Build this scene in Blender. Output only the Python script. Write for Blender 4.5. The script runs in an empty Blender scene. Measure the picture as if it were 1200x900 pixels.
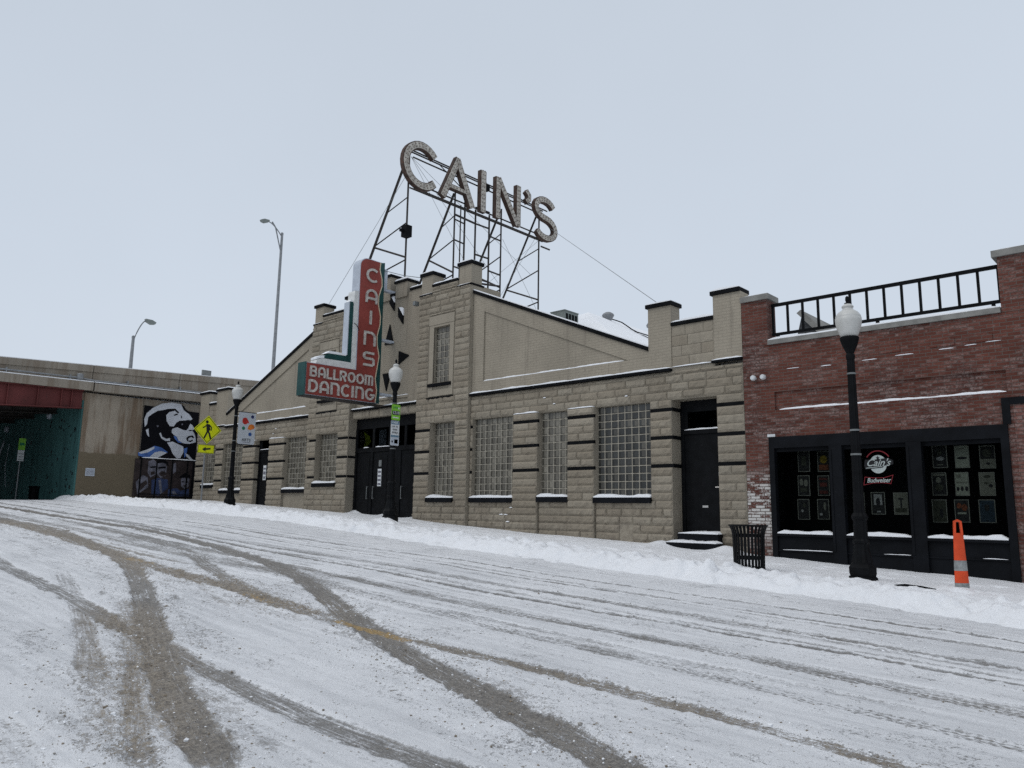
import bpy, bmesh, math, random
import numpy as np
from mathutils import Matrix, Vector, noise as mnoise
random.seed(7); RNG = np.random.default_rng(11)
C = bpy.context.scene.collection
S = bpy.context.scene

# ------------------------------------------------------------------ camera
EYE = (0.0, 0.0, 1.6)
cam = bpy.data.cameras.new("camera"); cam.sensor_width = 36.0; cam.lens = 27.15
cam.clip_start = 0.1; cam.clip_end = 3000
co = bpy.data.objects.new("camera", cam); C.objects.link(co)
R = Matrix(((0.7360734, 0.09986926, 0.6694939), (0.67673166, -0.13074189, -0.724528), (0.01517283, 0.9863735, -0.16382031)))
co.matrix_world = Matrix.Translation(EYE) @ R.to_4x4()
S.camera = co

# ------------------------------------------------------------------ overcast sky
SUN_EL, SUN_AZ = 48.0, 200.0
world = bpy.data.worlds.new("World"); S.world = world; world.use_nodes = True
nt = world.node_tree; nt.nodes.clear()
out = nt.nodes.new("ShaderNodeOutputWorld"); bg = nt.nodes.new("ShaderNodeBackground")
sky = nt.nodes.new("ShaderNodeTexSky"); sky.sky_type = 'NISHITA'; sky.sun_disc = False
sky.sun_elevation = math.radians(SUN_EL); sky.sun_rotation = math.radians(SUN_AZ)
tc = nt.nodes.new("ShaderNodeTexCoord"); sp = nt.nodes.new("ShaderNodeSeparateXYZ")
rp = nt.nodes.new("ShaderNodeValToRGB")                          # cloud deck: even grey, brighter overhead
rp.color_ramp.elements[0].position = 0.0; rp.color_ramp.elements[0].color = (0.650, 0.712, 0.792, 1)
rp.color_ramp.elements[1].position = 1.0; rp.color_ramp.elements[1].color = (0.98, 1.0, 1.03, 1)
e = rp.color_ramp.elements.new(0.28); e.color = (0.615, 0.683, 0.772, 1)
e = rp.color_ramp.elements.new(0.62); e.color = (0.575, 0.640, 0.725, 1)
no = nt.nodes.new("ShaderNodeTexNoise"); no.inputs['Scale'].default_value = 1.7; no.inputs['Detail'].default_value = 4
mr = nt.nodes.new("ShaderNodeMapRange"); mr.inputs['From Min'].default_value = 0.3; mr.inputs['From Max'].default_value = 0.7; mr.inputs['To Min'].default_value = 9.95; mr.inputs['To Max'].default_value = 10.65
vm = nt.nodes.new("ShaderNodeVectorMath"); vm.operation = 'SCALE'
mx = nt.nodes.new("ShaderNodeMix"); mx.data_type = 'RGBA'; mx.inputs[0].default_value = 0.93
L = nt.links.new
L(tc.outputs['Generated'], sp.inputs[0]); L(sp.outputs['Z'], rp.inputs[0]); L(tc.outputs['Generated'], no.inputs['Vector'])
L(no.outputs[0], mr.inputs['Value']); L(rp.outputs[0], vm.inputs[0]); L(mr.outputs[0], vm.inputs['Scale'])
L(sky.outputs[0], mx.inputs[6]); L(vm.outputs[0], mx.inputs[7]); L(mx.outputs[2], bg.inputs[0])
bg.inputs[1].default_value = 0.1
L(bg.outputs[0], out.inputs[0])

sun = bpy.data.lights.new("sun", 'SUN'); sun.energy = 0.8; sun.angle = math.radians(40); sun.color = (1.0, 0.97, 0.93)
so = bpy.data.objects.new("sun", sun); C.objects.link(so)
az = math.radians(SUN_AZ); el = math.radians(SUN_EL)
sd = Vector((math.sin(az) * math.cos(el), math.cos(az) * math.cos(el), math.sin(el)))
so.rotation_euler = sd.to_track_quat('Z', 'Y').to_euler()

S.view_settings.view_transform = 'Standard'; S.view_settings.look = 'None'
S.cycles.use_denoising = False; S.cycles.use_adaptive_sampling = True; S.cycles.adaptive_threshold = 0.008
S.cycles.max_bounces = 6; S.cycles.diffuse_bounces = 3; S.cycles.sample_clamp_indirect = 4.0
S.view_settings.exposure = 0.0; S.view_settings.gamma = 1.0; S.view_settings.use_curve_mapping = False

# ------------------------------------------------------------------ node helpers / materials
def new_mat(name):
    m = bpy.data.materials.new(name); m.use_nodes = True
    t = m.node_tree; t.nodes.clear()
    o = t.nodes.new("ShaderNodeOutputMaterial"); b = t.nodes.new("ShaderNodeBsdfPrincipled")
    t.links.new(b.outputs[0], o.inputs[0])
    return m, t, b, o
def N(t, typ, **kw):
    n = t.nodes.new("ShaderNode" + typ)
    for k, v in kw.items():
        if k.startswith('_'): setattr(n, k[1:], v)
        else: n.inputs[k.replace('__', ' ')].default_value = v
    return n
def lk(t, a, b): t.links.new(a, b)
def math_n(t, op, a, b=None, clamp=False):
    n = t.nodes.new("ShaderNodeMath"); n.operation = op; n.use_clamp = clamp
    for i, v in enumerate((a, b)):
        if v is None: continue
        if hasattr(v, 'links'): lk(t, v, n.inputs[i])
        else: n.inputs[i].default_value = v
    return n.outputs[0]
def mixc(t, f, a, b, blend='MIX'):
    n = t.nodes.new("ShaderNodeMix"); n.data_type = 'RGBA'; n.blend_type = blend
    for i, v in ((0, f), (6, a), (7, b)):
        if hasattr(v, 'links'): lk(t, v, n.inputs[i])
        elif i == 0: n.inputs[0].default_value = v
        else: n.inputs[i].default_value = (*v, 1) if len(v) == 3 else v
    return n.outputs[2]
def sstep(t, v, a, b, lo=0.0, hi=1.0):
    n = t.nodes.new("ShaderNodeMapRange"); n.interpolation_type = 'SMOOTHSTEP'
    lk(t, v, n.inputs['Value'])
    n.inputs['From Min'].default_value = a; n.inputs['From Max'].default_value = b
    n.inputs['To Min'].default_value = lo; n.inputs['To Max'].default_value = hi
    return n.outputs[0]
def coords(t, sc=(1, 1, 1)):
    g = t.nodes.new("ShaderNodeNewGeometry"); mp = t.nodes.new("ShaderNodeMapping"); mp.inputs['Scale'].default_value = sc
    lk(t, g.outputs['Position'], mp.inputs[0]); return mp.outputs[0]
def ocoords(t, sc=(1, 1, 1)):
    g = t.nodes.new("ShaderNodeTexCoord"); mp = t.nodes.new("ShaderNodeMapping"); mp.inputs['Scale'].default_value = sc
    lk(t, g.outputs['Object'], mp.inputs[0]); return mp.outputs[0]
def noise(t, vec, scale, detail=4, rough=0.55):
    n = N(t, "TexNoise", Scale=scale, Detail=detail, Roughness=rough); lk(t, vec, n.inputs['Vector']); return n.outputs[0]
def bump(t, b, h, strength, dist=0.02):
    n = N(t, "Bump", Strength=strength, Distance=dist); lk(t, h, n.inputs['Height']); lk(t, n.outputs[0], b.inputs['Normal']); return n
def simple(name, col, rough=0.6, var=0.18, scale=6.0, bmp=0.0, bscale=40.0, metal=0.0, spec=0.22, stain=None, stain_amt=0.0, obj=False):
    m, t, b, o = new_mat(name)
    v = ocoords(t) if obj else coords(t)
    n1 = noise(t, v, scale, 5)
    f = sstep(t, n1, 0.3, 0.7)
    lo = tuple(c * (1 - var) for c in col); hi = tuple(min(1, c * (1 + var)) for c in col)
    c = mixc(t, f, lo, hi)
    if stain:
        n2 = noise(t, v, scale * 3.1, 6, 0.65)
        c = mixc(t, sstep(t, n2, 0.66 - stain_amt * 0.3, 0.74 - stain_amt * 0.3), c, stain)
    lk(t, c, b.inputs['Base Color'])
    b.inputs['Roughness'].default_value = rough; b.inputs['Metallic'].default_value = metal
    b.inputs['Specular IOR Level'].default_value = spec
    if bmp: bump(t, b, noise(t, v, bscale, 5), bmp, 0.01)
    return m

M = {}
M['black'] = simple('black_paint', (0.0045, 0.005, 0.006), 0.55, 0.3, 5, 0.15, 60, spec=0.09)
M['black_trim'] = simple('black_trim_paint', (0.0045, 0.005, 0.006), 0.7, 0.35, 4, 0.2, 50, spec=0.07)
M['navy_trim'] = simple('blue_black_paint', (0.0048, 0.0056, 0.0075), 0.6, 0.3, 3, 0.15, 60, spec=0.09)
M['iron'] = simple('weathered_iron', (0.030, 0.026, 0.024), 0.65, 0.4, 9, 0.2, 80, spec=0.3, stain=(0.07, 0.035, 0.02), stain_amt=0.2)
M['galv'] = simple('galvanised_steel', (0.22, 0.23, 0.24), 0.5, 0.15, 5, 0, 40, metal=0.3)
M['grey_steel'] = simple('grey_steel', (0.16, 0.17, 0.17), 0.5, 0.2, 5, 0.1, 40)
M['concrete'] = None
M['stone_cap'] = simple('grey_stone_coping', (0.20, 0.197, 0.185), 0.85, 0.2, 4, 0.4, 30)
M['sign_white'] = simple('sign_white_enamel', (0.60, 0.61, 0.60), 0.5, 0.08, 7, 0, 40, stain=(0.26, 0.22, 0.17), stain_amt=0.05)
M['sign_grey'] = simple('sign_pale_grey_enamel', (0.42, 0.46, 0.52), 0.45, 0.08, 3, 0, 40)
M['sign_red'] = simple('sign_faded_red', (0.225, 0.047, 0.038), 0.6, 0.16, 1.3, 0.05, 30, stain=(0.17, 0.055, 0.035), stain_amt=0.15)
M['sign_green'] = simple('sign_dark_green', (0.010, 0.050, 0.048), 0.45, 0.2, 3)
M['sign_letter'] = simple('sign_letter_white', (0.44, 0.415, 0.385), 0.6, 0.25, 10, 0.1, 40, stain=(0.22, 0.12, 0.09), stain_amt=0.3)
M['cream'] = simple('cream_line', (0.55, 0.47, 0.34), 0.5, 0.1)
M['roof_letter'] = simple('weathered_letter_face', (0.40, 0.375, 0.335), 0.7, 0.25, 5, 0.2, 30, stain=(0.15, 0.10, 0.07), stain_amt=0.36)
M['roof_rim'] = simple('rusty_letter_rim', (0.055, 0.036, 0.029), 0.75, 0.4, 5, 0.3, 30, stain=(0.10, 0.045, 0.028), stain_amt=0.3)
M['bulb'] = simple('dark_bulb_socket', (0.20, 0.18, 0.16), 0.5)
M['yellow'] = simple('fluorescent_yellow_sheeting', (0.62, 0.66, 0.012), 0.4, 0.06, 3)
M['sign_green2'] = simple('lime_sign_sheeting', (0.20, 0.47, 0.05), 0.4, 0.06, 3)
M['sheet_white'] = simple('white_sign_sheeting', (0.58, 0.60, 0.61), 0.4, 0.06, 3)
M['sheet_blue'] = simple('slate_blue_sheeting', (0.12, 0.20, 0.27), 0.4, 0.06, 3)
M['ink'] = simple('black_ink', (0.012, 0.012, 0.014), 0.6)
M['orange'] = simple('orange_plastic', (0.60, 0.068, 0.020), 0.45, 0.10, 6, 0.05, 40)
M['reflective'] = simple('grey_reflective_band', (0.24, 0.25, 0.25), 0.4, 0.25, 14)
M['banner'] = simple('pale_banner_cloth', (0.46, 0.49, 0.53), 0.7, 0.04, 2)
M['red'] = simple('banner_red', (0.42, 0.03, 0.025), 0.6)
M['orange2'] = simple('banner_orange', (0.60, 0.17, 0.03), 0.6)
M['blue'] = simple('banner_blue', (0.03, 0.09, 0.28), 0.6)
M['navy'] = simple('banner_navy', (0.02, 0.025, 0.10), 0.6)
M['green'] = simple('banner_green', (0.02, 0.17, 0.09), 0.6)
M['mural_black'] = simple('mural_black_paint', (0.005, 0.005, 0.007), 0.8, 0.2, 3, spec=0.08)
M['mural_white'] = simple('mural_white_paint', (0.48, 0.50, 0.54), 0.7, 0.08, 3)
M['mural_navy'] = simple('mural_dark_blue_paint', (0.030, 0.045, 0.105), 0.7, 0.3, 5)
M['mural_blue'] = simple('mural_blue_paint', (0.055, 0.12, 0.33), 0.7, 0.2, 3)
M['mural_grey'] = simple('mural_grey_paint', (0.13, 0.13, 0.16), 0.7, 0.35, 5)
M['mural_brown'] = simple('mural_brown_paint', (0.030, 0.022, 0.022), 0.7, 0.35, 5)
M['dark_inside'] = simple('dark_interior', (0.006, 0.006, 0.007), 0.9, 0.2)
M['girder'] = simple('oxide_red_girder', (0.115, 0.030, 0.028), 0.65, 0.2, 0.7, 0.1, 20, stain=(0.06, 0.022, 0.02), stain_amt=0.2)
M['asphalt_roof'] = simple('dark_shingle', (0.05, 0.052, 0.055), 0.85, 0.25, 6)
M['hvac'] = simple('grey_green_sheet_metal', (0.17, 0.19, 0.18), 0.55, 0.15, 3, 0.05, 30)
M['lettering_grey'] = simple('faded_grey_lettering', (0.20, 0.185, 0.17), 0.85, 0.2, 12)
M['brass'] = simple('satin_nickel', (0.45, 0.44, 0.42), 0.35, 0.1, 8, metal=0.8)
M['tan_paper'] = simple('tan_paper', (0.15, 0.15, 0.12), 0.7, 0.15, 20)
M['cream_paper'] = simple('cream_paper', (0.24, 0.25, 0.20), 0.7, 0.1, 20)
M['dark_paper'] = simple('dark_paper', (0.018, 0.018, 0.018), 0.7, 0.5, 20)
M['olive_paper'] = simple('olive_paper', (0.04, 0.042, 0.030), 0.7, 0.4, 20)
M['blue_paper'] = simple('dark_blue_paper', (0.016, 0.028, 0.04), 0.7, 0.4, 20)
M['red_print'] = simple('dark_red_print', (0.08, 0.018, 0.014), 0.7, 0.4, 20)
M['yellow_print'] = simple('mustard_print', (0.19, 0.13, 0.012), 0.7, 0.3, 20)
M['orange_print'] = simple('burnt_orange_print', (0.13, 0.04, 0.018), 0.7, 0.5, 25)
M['pale_print'] = simple('pale_print', (0.26, 0.26, 0.25), 0.7, 0.3, 20)
M['poster_border'] = simple('poster_border', (0.20, 0.20, 0.17), 0.6, 0.1)
M['neon_white'] = simple('white_window_paint', (0.36, 0.40, 0.39), 0.5, 0.1)
M['neon_red'] = simple('red_window_paint', (0.17, 0.014, 0.02), 0.5, 0.1)
M['lime_print'] = simple('lime_print', (0.20, 0.22, 0.01), 0.7, 0.3, 12)

def make_snow(name, base=(0.83, 0.845, 0.87), bmp=0.35, dirty=0.0):
    m, t, b, o = new_mat(name)
    v = coords(t)
    n1 = noise(t, v, 1.6, 5); n2 = noise(t, v, 24, 5, 0.6); n3 = noise(t, v, 110, 3)
    c = mixc(t, sstep(t, n1, 0.3, 0.7), tuple(x * 0.965 for x in base), base)
    if dirty:
        d = noise(t, v, 9, 6, 0.7)
        c = mixc(t, math_n(t, 'MULTIPLY', sstep(t, d, 0.60, 0.78), dirty), c, (0.40, 0.39, 0.38))
    lk(t, c, b.inputs['Base Color']); b.inputs['Roughness'].default_value = 0.65
    b.inputs['Specular IOR Level'].default_value = 0.3
    h = math_n(t, 'ADD', n2, math_n(t, 'MULTIPLY', n3, 0.35))
    bump(t, b, h, bmp, 0.03)
    return m
M['snow'] = make_snow('snow_cap')
M['snow_bank'] = make_snow('sidewalk_snow', (0.80, 0.815, 0.84), bmp=0.8, dirty=0.42)

def brickvec(t):
    g = t.nodes.new("ShaderNodeNewGeometry"); s = t.nodes.new("ShaderNodeSeparateXYZ"); c = t.nodes.new("ShaderNodeCombineXYZ")
    lk(t, g.outputs['Position'], s.inputs[0])
    lk(t, math_n(t, 'ADD', s.outputs[0], s.outputs[1]), c.inputs[0]); lk(t, s.outputs[2], c.inputs[1])
    return c.outputs[0], g.outputs['Position'], s

def make_painted(name, kind):
    """Taupe masonry paint: kind 'rock' uses a per-block tone attribute, 'brick' shows painted brick courses, 'plain' is smooth."""
    m, t, b, o = new_mat(name)
    base = (0.298, 0.264, 0.209)
    bv, pos, s = brickvec(t)
    n1 = noise(t, pos, 0.55, 5, 0.6); n2 = noise(t, pos, 7, 6, 0.65)
    c = mixc(t, sstep(t, n1, 0.3, 0.72), tuple(x * 0.86 for x in base), tuple(x * 1.08 for x in base))
    c = mixc(t, math_n(t, 'MULTIPLY', sstep(t, n2, 0.42, 0.75), 0.28), c, (0.19, 0.165, 0.13))
    # rain streaks down the paint: noise stretched upright
    mp = t.nodes.new("ShaderNodeMapping"); mp.inputs['Scale'].default_value = (5, 5, 0.35); lk(t, pos, mp.inputs[0])
    st = noise(t, mp.outputs[0], 1.0, 5, 0.6)
    c = mixc(t, math_n(t, 'MULTIPLY', sstep(t, st, 0.54, 0.72), 0.48), c, (0.165, 0.143, 0.115))
    if kind == 'rock':
        a = t.nodes.new("ShaderNodeAttribute"); a.attribute_name = 'tone'
        c = mixc(t, sstep(t, a.outputs['Fac'], 0, 1), c, mixc(t, 1.0, c, (0.84, 0.82, 0.80), 'MULTIPLY'))
        # dirt splashed up from the pavement
        gz = sstep(t, s.outputs[2], 0.6, 2.6, 0.62, 0.0)
        c = mixc(t, math_n(t, 'MULTIPLY', gz, sstep(t, n2, 0.35, 0.7)), c, (0.15, 0.125, 0.10))
        h = noise(t, pos, 20, 6, 0.7); bump(t, b, h, 0.9, 0.02)
    elif kind == 'brick':
        br = N(t, "TexBrick", Scale=1.0); br.inputs['Brick Width'].default_value = 0.22; br.inputs['Row Height'].default_value = 0.076
        br.inputs['Mortar Size'].default_value = 0.007; br.inputs['Mortar Smooth'].default_value = 0.4
        br.inputs['Color1'].default_value = (1, 1, 1, 1); br.inputs['Color2'].default_value = (0.82, 0.82, 0.82, 1); br.inputs['Mortar'].default_value = (0, 0, 0, 1)
        lk(t, bv, br.inputs['Vector'])
        c = mixc(t, math_n(t, 'MULTIPLY', br.outputs['Fac'], 0.35), c, (0.17, 0.15, 0.12))
        sc = noise(t, pos, 13, 4, 0.7)
        c = mixc(t, math_n(t, 'MULTIPLY', sstep(t, sc, 0.66, 0.74), 0.6), c, (0.12, 0.10, 0.085))
        h = math_n(t, 'ADD', br.outputs['Color'], math_n(t, 'MULTIPLY', noise(t, pos, 45, 4), 0.5)); bump(t, b, h, 0.5, 0.008)
    else:
        bump(t, b, noise(t, pos, 30, 5), 0.3, 0.01)
    lk(t, c, b.inputs['Base Color']); b.inputs['Roughness'].default_value = 0.75; b.inputs['Specular IOR Level'].default_value = 0.25
    return m
M['rock'] = make_painted('taupe_rock_block', 'rock')
M['pbrick'] = make_painted('taupe_painted_brick', 'brick')
M['stucco'] = make_painted('taupe_plain_render', 'plain')

def make_brick(name, white_low=True, tint=(0.130, 0.044, 0.031)):
    m, t, b, o = new_mat(name)
    bv, pos, s = brickvec(t)
    def br(c1, c2, mo):
        n = N(t, "TexBrick", Scale=1.0); n.inputs['Brick Width'].default_value = 0.215; n.inputs['Row Height'].default_value = 0.068
        n.inputs['Mortar Size'].default_value = 0.008; n.inputs['Mortar Smooth'].default_value = 0.3; n.inputs['Bias'].default_value = -0.1
        n.inputs['Color1'].default_value = (*c1, 1); n.inputs['Color2'].default_value = (*c2, 1); n.inputs['Mortar'].default_value = (*mo, 1)
        lk(t, bv, n.inputs['Vector']); return n
    a = br(tint, tuple(x * 0.74 for x in tint), (0.115, 0.088, 0.076))
    r = br((1, 1, 1), (0, 0, 0), (0, 0, 0))
    n1 = noise(t, pos, 0.9, 5, 0.6); mp = t.nodes.new("ShaderNodeMapping"); mp.inputs['Scale'].default_value = (4, 4, 14); lk(t, pos, mp.inputs[0])
    n2 = noise(t, mp.outputs[0], 1.6, 6, 0.7); n3 = noise(t, pos, 26, 5, 0.7)
    c = mixc(t, sstep(t, n1, 0.35, 0.7), a.outputs['Color'], mixc(t, 1.0, a.outputs['Color'], (0.62, 0.55, 0.55), 'MULTIPLY'))
    # worn limewash left on single bricks
    f = math_n(t, 'ADD', math_n(t, 'MULTIPLY', r.outputs['Color'], 0.24), math_n(t, 'MULTIPLY', n2, 0.9))
    f = math_n(t, 'ADD', f, math_n(t, 'MULTIPLY', math_n(t, 'SUBTRACT', n1, 0.5), 0.75))
    fl = sstep(t, f, 0.50, 0.80, 0, 0.60)
    fl = math_n(t, 'MULTIPLY', fl, sstep(t, n3, 0.36, 0.58))
    c = mixc(t, fl, c, (0.27, 0.225, 0.21))
    if white_low:
        # old white paint below the lamp height on the corner pier
        lx = sstep(t, s.outputs[0], -7.35, -7.1, 1, 0); lz = sstep(t, s.outputs[2], 2.15, 2.75, 1, 0); lz2 = sstep(t, s.outputs[2], 0.9, 1.5, 0.35, 1)
        k = math_n(t, 'MULTIPLY', math_n(t, 'MULTIPLY', lx, lz), lz2)
        fw = math_n(t, 'MULTIPLY', k, math_n(t, 'MULTIPLY', sstep(t, math_n(t, 'ADD', math_n(t, 'ADD', math_n(t, 'MULTIPLY', n3, 0.5), math_n(t, 'MULTIPLY', n2, 0.4)), math_n(t, 'MULTIPLY', r.outputs['Color'], 0.22)), 0.47, 0.58), math_n(t, 'SUBTRACT', 1.0, math_n(t, 'MULTIPLY', a.outputs['Fac'], 0.7))))
        c = mixc(t, fw, c, (0.50, 0.49, 0.47))
    lk(t, c, b.inputs['Base Color']); b.inputs['Roughness'].default_value = 0.85; b.inputs['Specular IOR Level'].default_value = 0.2
    inv = math_n(t, 'SUBTRACT', 1.0, a.outputs['Fac'])
    bump(t, b, math_n(t, 'ADD', inv, math_n(t, 'MULTIPLY', n3, 0.8)), 0.75, 0.012)
    return m
M['brick'] = make_brick('worn_red_brick')
M['brick2'] = make_brick('plain_red_brick', False, (0.19, 0.075, 0.058))
M['brick_tan'] = make_brick('pale_brick', False, (0.25, 0.16, 0.12))

def make_concrete(name, base, stain, paint_z=None, paint=None):
    m, t, b, o = new_mat(name)
    pos = coords(t); n1 = noise(t, pos, 0.5, 6, 0.65); n2 = noise(t, pos, 5, 6, 0.7)
    st = noise(t, coords(t, (2.2, 2.2, 0.18)), 1.0, 6, 0.65)
    c = mixc(t, sstep(t, n1, 0.3, 0.7), tuple(x * 0.82 for x in base), tuple(x * 1.12 for x in base))
    c = mixc(t, math_n(t, 'MULTIPLY', sstep(t, st, 0.46, 0.62), 0.75), c, stain)
    c = mixc(t, math_n(t, 'MULTIPLY', sstep(t, n2, 0.55, 0.75), 0.3), c, tuple(x * 0.5 for x in base))
    if paint_z is not None:
        s = t.nodes.new("ShaderNodeSeparateXYZ"); lk(t, pos, s.inputs[0])
        edge = math_n(t, 'ADD', s.outputs[2], math_n(t, 'MULTIPLY', noise(t, pos, 1.3, 3), 0.35))
        pc = mixc(t, sstep(t, n1, 0.35, 0.65), tuple(x * 0.93 for x in paint), paint)
        c = mixc(t, sstep(t, edge, paint_z - 0.02, paint_z + 0.04, 1, 0), c, pc)
    lk(t, c, b.inputs['Base Color']); b.inputs['Roughness'].default_value = 0.88; b.inputs['Specular IOR Level'].default_value = 0.2
    bump(t, b, noise(t, pos, 14, 6, 0.65), 0.35, 0.02)
    return m
M['concrete'] = make_concrete('weathered_concrete', (0.265, 0.235, 0.195), (0.185, 0.150, 0.115))
M['wing_concrete'] = make_concrete('stained_wing_wall_concrete', (0.290, 0.250, 0.200), (0.13, 0.085, 0.052), 4.05, (0.150, 0.122, 0.083))
M['teal'] = make_concrete('teal_painted_concrete', (0.062, 0.160, 0.155), (0.034, 0.090, 0.090))
def make_glass(name):
    m = bpy.data.materials.new(name); m.use_nodes = True; t = m.node_tree; t.nodes.clear()
    o = t.nodes.new("ShaderNodeOutputMaterial"); tr = t.nodes.new("ShaderNodeBsdfTransparent"); 
    tr.inputs[0].default_value = (0.50, 0.53, 0.53, 1)
    lk(t, tr.outputs[0], o.inputs[0])
    return m
M['glass'] = make_glass('shop_window_glass')
def make_block_glass(name, col):
    m, t, b, o = new_mat(name)
    a = t.nodes.new("ShaderNodeAttribute"); a.attribute_name = 'tone'
    n = noise(t, coords(t, (1, 1, 0.35)), 9, 3)
    f = math_n(t, 'ADD', math_n(t, 'MULTIPLY', a.outputs['Fac'], 0.5), math_n(t, 'MULTIPLY', n, 0.5))
    c = mixc(t, sstep(t, f, 0.2, 1.0), tuple(x * 0.55 for x in col), tuple(x * 1.5 for x in col))
    lk(t, c, b.inputs['Base Color']); b.inputs['Roughness'].default_value = 0.22; b.inputs['Specular IOR Level'].default_value = 0.55
    w = N(t, "TexWave", Scale=11.0, Distortion=0.6); w.bands_direction = 'X'; lk(t, coords(t), w.inputs['Vector'])
    bump(t, b, w.outputs['Fac'], 0.25, 0.006)
    return m
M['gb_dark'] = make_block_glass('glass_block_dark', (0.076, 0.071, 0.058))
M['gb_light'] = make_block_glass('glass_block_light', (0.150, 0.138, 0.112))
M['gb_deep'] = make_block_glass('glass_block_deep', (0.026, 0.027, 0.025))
M['mortar'] = simple('pale_mortar', (0.315, 0.292, 0.242), 0.85, 0.15, 8)
def make_globe():
    m, t, b, o = new_mat('milky_globe')
    c = mixc(t, sstep(t, noise(t, coords(t), 4, 3), 0.3, 0.7), (0.44, 0.44, 0.42), (0.52, 0.52, 0.50)); lk(t, c, b.inputs['Base Color'])
    b.inputs['Roughness'].default_value = 0.3
    return m
M['globe'] = make_globe()

# ------------------------------------------------------------------ mesh builder
ORG = {}
class MB:
    def __init__(s): s.v = []; s.f = []; s.m = []; s.tone = []; s.t = 0.0
    def vert(s, p): s.v.append(tuple(p)); s.tone.append(s.t); return len(s.v) - 1
    def face(s, ids, m=0): s.f.append(tuple(ids)); s.m.append(m)
    def poly(s, pts, m=0): s.face([s.vert(p) for p in pts], m)
    def box(s, x0, x1, y0, y1, z0, z1, m=0, top=None):
        i = [s.vert(p) for p in ((x0, y0, z0), (x1, y0, z0), (x1, y1, z0), (x0, y1, z0), (x0, y0, z1), (x1, y0, z1), (x1, y1, z1), (x0, y1, z1))]
        for a in ((0, 3, 2, 1), (0, 1, 5, 4), (1, 2, 6, 5), (2, 3, 7, 6), (3, 0, 4, 7)): s.face([i[k] for k in a], m)
        s.face([i[k] for k in (4, 5, 6, 7)], m if top is None else top)
        return s
    def prism(s, pts, axis, d0, d1, m=0, mf=None):
        """Extrude a 2-D outline; axis 'X': (u,v)=(y,z); 'Y': (u,v)=(x,z); 'Z': (u,v)=(x,y). mf: material of the d1 cap."""
        P = {'X': lambda u, v, w: (w, u, v), 'Y': lambda u, v, w: (u, w, v), 'Z': lambda u, v, w: (u, v, w)}[axis]
        a = [s.vert(P(u, v, d0)) for u, v in pts]; b = [s.vert(P(u, v, d1)) for u, v in pts]; n = len(pts)
        s.face(a[::-1], m); s.face(b, m if mf is None else mf)
        for k in range(n): s.face((a[k], a[(k + 1) % n], b[(k + 1) % n], b[k]), m)
        return s
    def tube(s, pts, r, n=8, m=0, cap=True):
        pts = [Vector(p) for p in pts]; rs = r if isinstance(r, (list, tuple)) else [r] * len(pts); rings = []
        for i, p in enumerate(pts):
            d = (pts[min(i + 1, len(pts) - 1)] - pts[max(i - 1, 0)]).normalized()
            u = d.cross(Vector((0, 0, 1)) if abs(d.z) < 0.95 else Vector((1, 0, 0))).normalized(); w = d.cross(u)
            rings.append([s.vert(p + (u * math.cos(2 * math.pi * k / n) + w * math.sin(2 * math.pi * k / n)) * rs[i]) for k in range(n)])
        for i in range(len(rings) - 1):
            for k in range(n): s.face((rings[i][k], rings[i][(k + 1) % n], rings[i + 1][(k + 1) % n], rings[i + 1][k]), m)
        if cap: s.face(rings[0][::-1], m); s.face(rings[-1], m)
        return s
    def bar(s, a, b, w, m=0): return s.tube([a, b], w * 0.7071, 4, m)
    def lathe(s, prof, c=(0, 0, 0), n=20, m=0, flute=0.0, nf=10):
        rings = []
        for r, z in prof:
            rings.append([s.vert((c[0] + r * (1 - flute * (0.5 + 0.5 * math.cos(nf * 2 * math.pi * k / n))) * math.cos(2 * math.pi * k / n),
                                  c[1] + r * (1 - flute * (0.5 + 0.5 * math.cos(nf * 2 * math.pi * k / n))) * math.sin(2 * math.pi * k / n), c[2] + z)) for k in range(n)])
        for i in range(len(rings) - 1):
            for k in range(n): s.face((rings[i][k], rings[i][(k + 1) % n], rings[i + 1][(k + 1) % n], rings[i + 1][k]), m)
        s.face(rings[0][::-1], m); s.face(rings[-1], m)
        return s
    def ribbon(s, pts, w, fn, d0, d1, m=0, mf=None, closed=False):
        """Flat stroke of width w along 2-D pts, extruded d0..d1; fn maps (u,v,d) to 3-D; mf is the face material at d1."""
        P = [Vector((p[0], p[1])) for p in pts]; n = len(P); Lf = []; Rt = []
        for i in range(n):
            if closed: a, b, c = P[i - 1], P[i], P[(i + 1) % n]
            else: a, b, c = P[max(i - 1, 0)], P[i], P[min(i + 1, n - 1)]
            d1v = (b - a) if (b - a).length > 1e-9 else (c - b); d2v = (c - b) if (c - b).length > 1e-9 else (b - a)
            d1v = d1v.normalized(); d2v = d2v.normalized(); t = (d1v + d2v); t = t.normalized() if t.length > 1e-6 else d1v
            nrm = Vector((-t.y, t.x)); k = 1 / max(0.5, nrm.dot(Vector((-d1v.y, d1v.x))))
            Lf.append(b + nrm * (w / 2 * k)); Rt.append(b - nrm * (w / 2 * k))
        ids = [[s.vert(fn(q.x, q.y, d)) for q in side] for d in (d0, d1) for side in (Lf, Rt)]
        l0, r0, l1, r1 = ids; mf = m if mf is None else mf
        for i in range(n if closed else n - 1):
            j = (i + 1) % n
            s.face((l1[i], r1[i], r1[j], l1[j]), mf); s.face((l0[i], l0[j], r0[j], r0[i]), m)
            s.face((l0[i], l1[i], l1[j], l0[j]), m); s.face((r0[i], r0[j], r1[j], r1[i]), m)
        if not closed:
            s.face((l0[0], r0[0], r1[0], l1[0]), m); s.face((l0[-1], l1[-1], r1[-1], r0[-1]), m)
        return s
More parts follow.
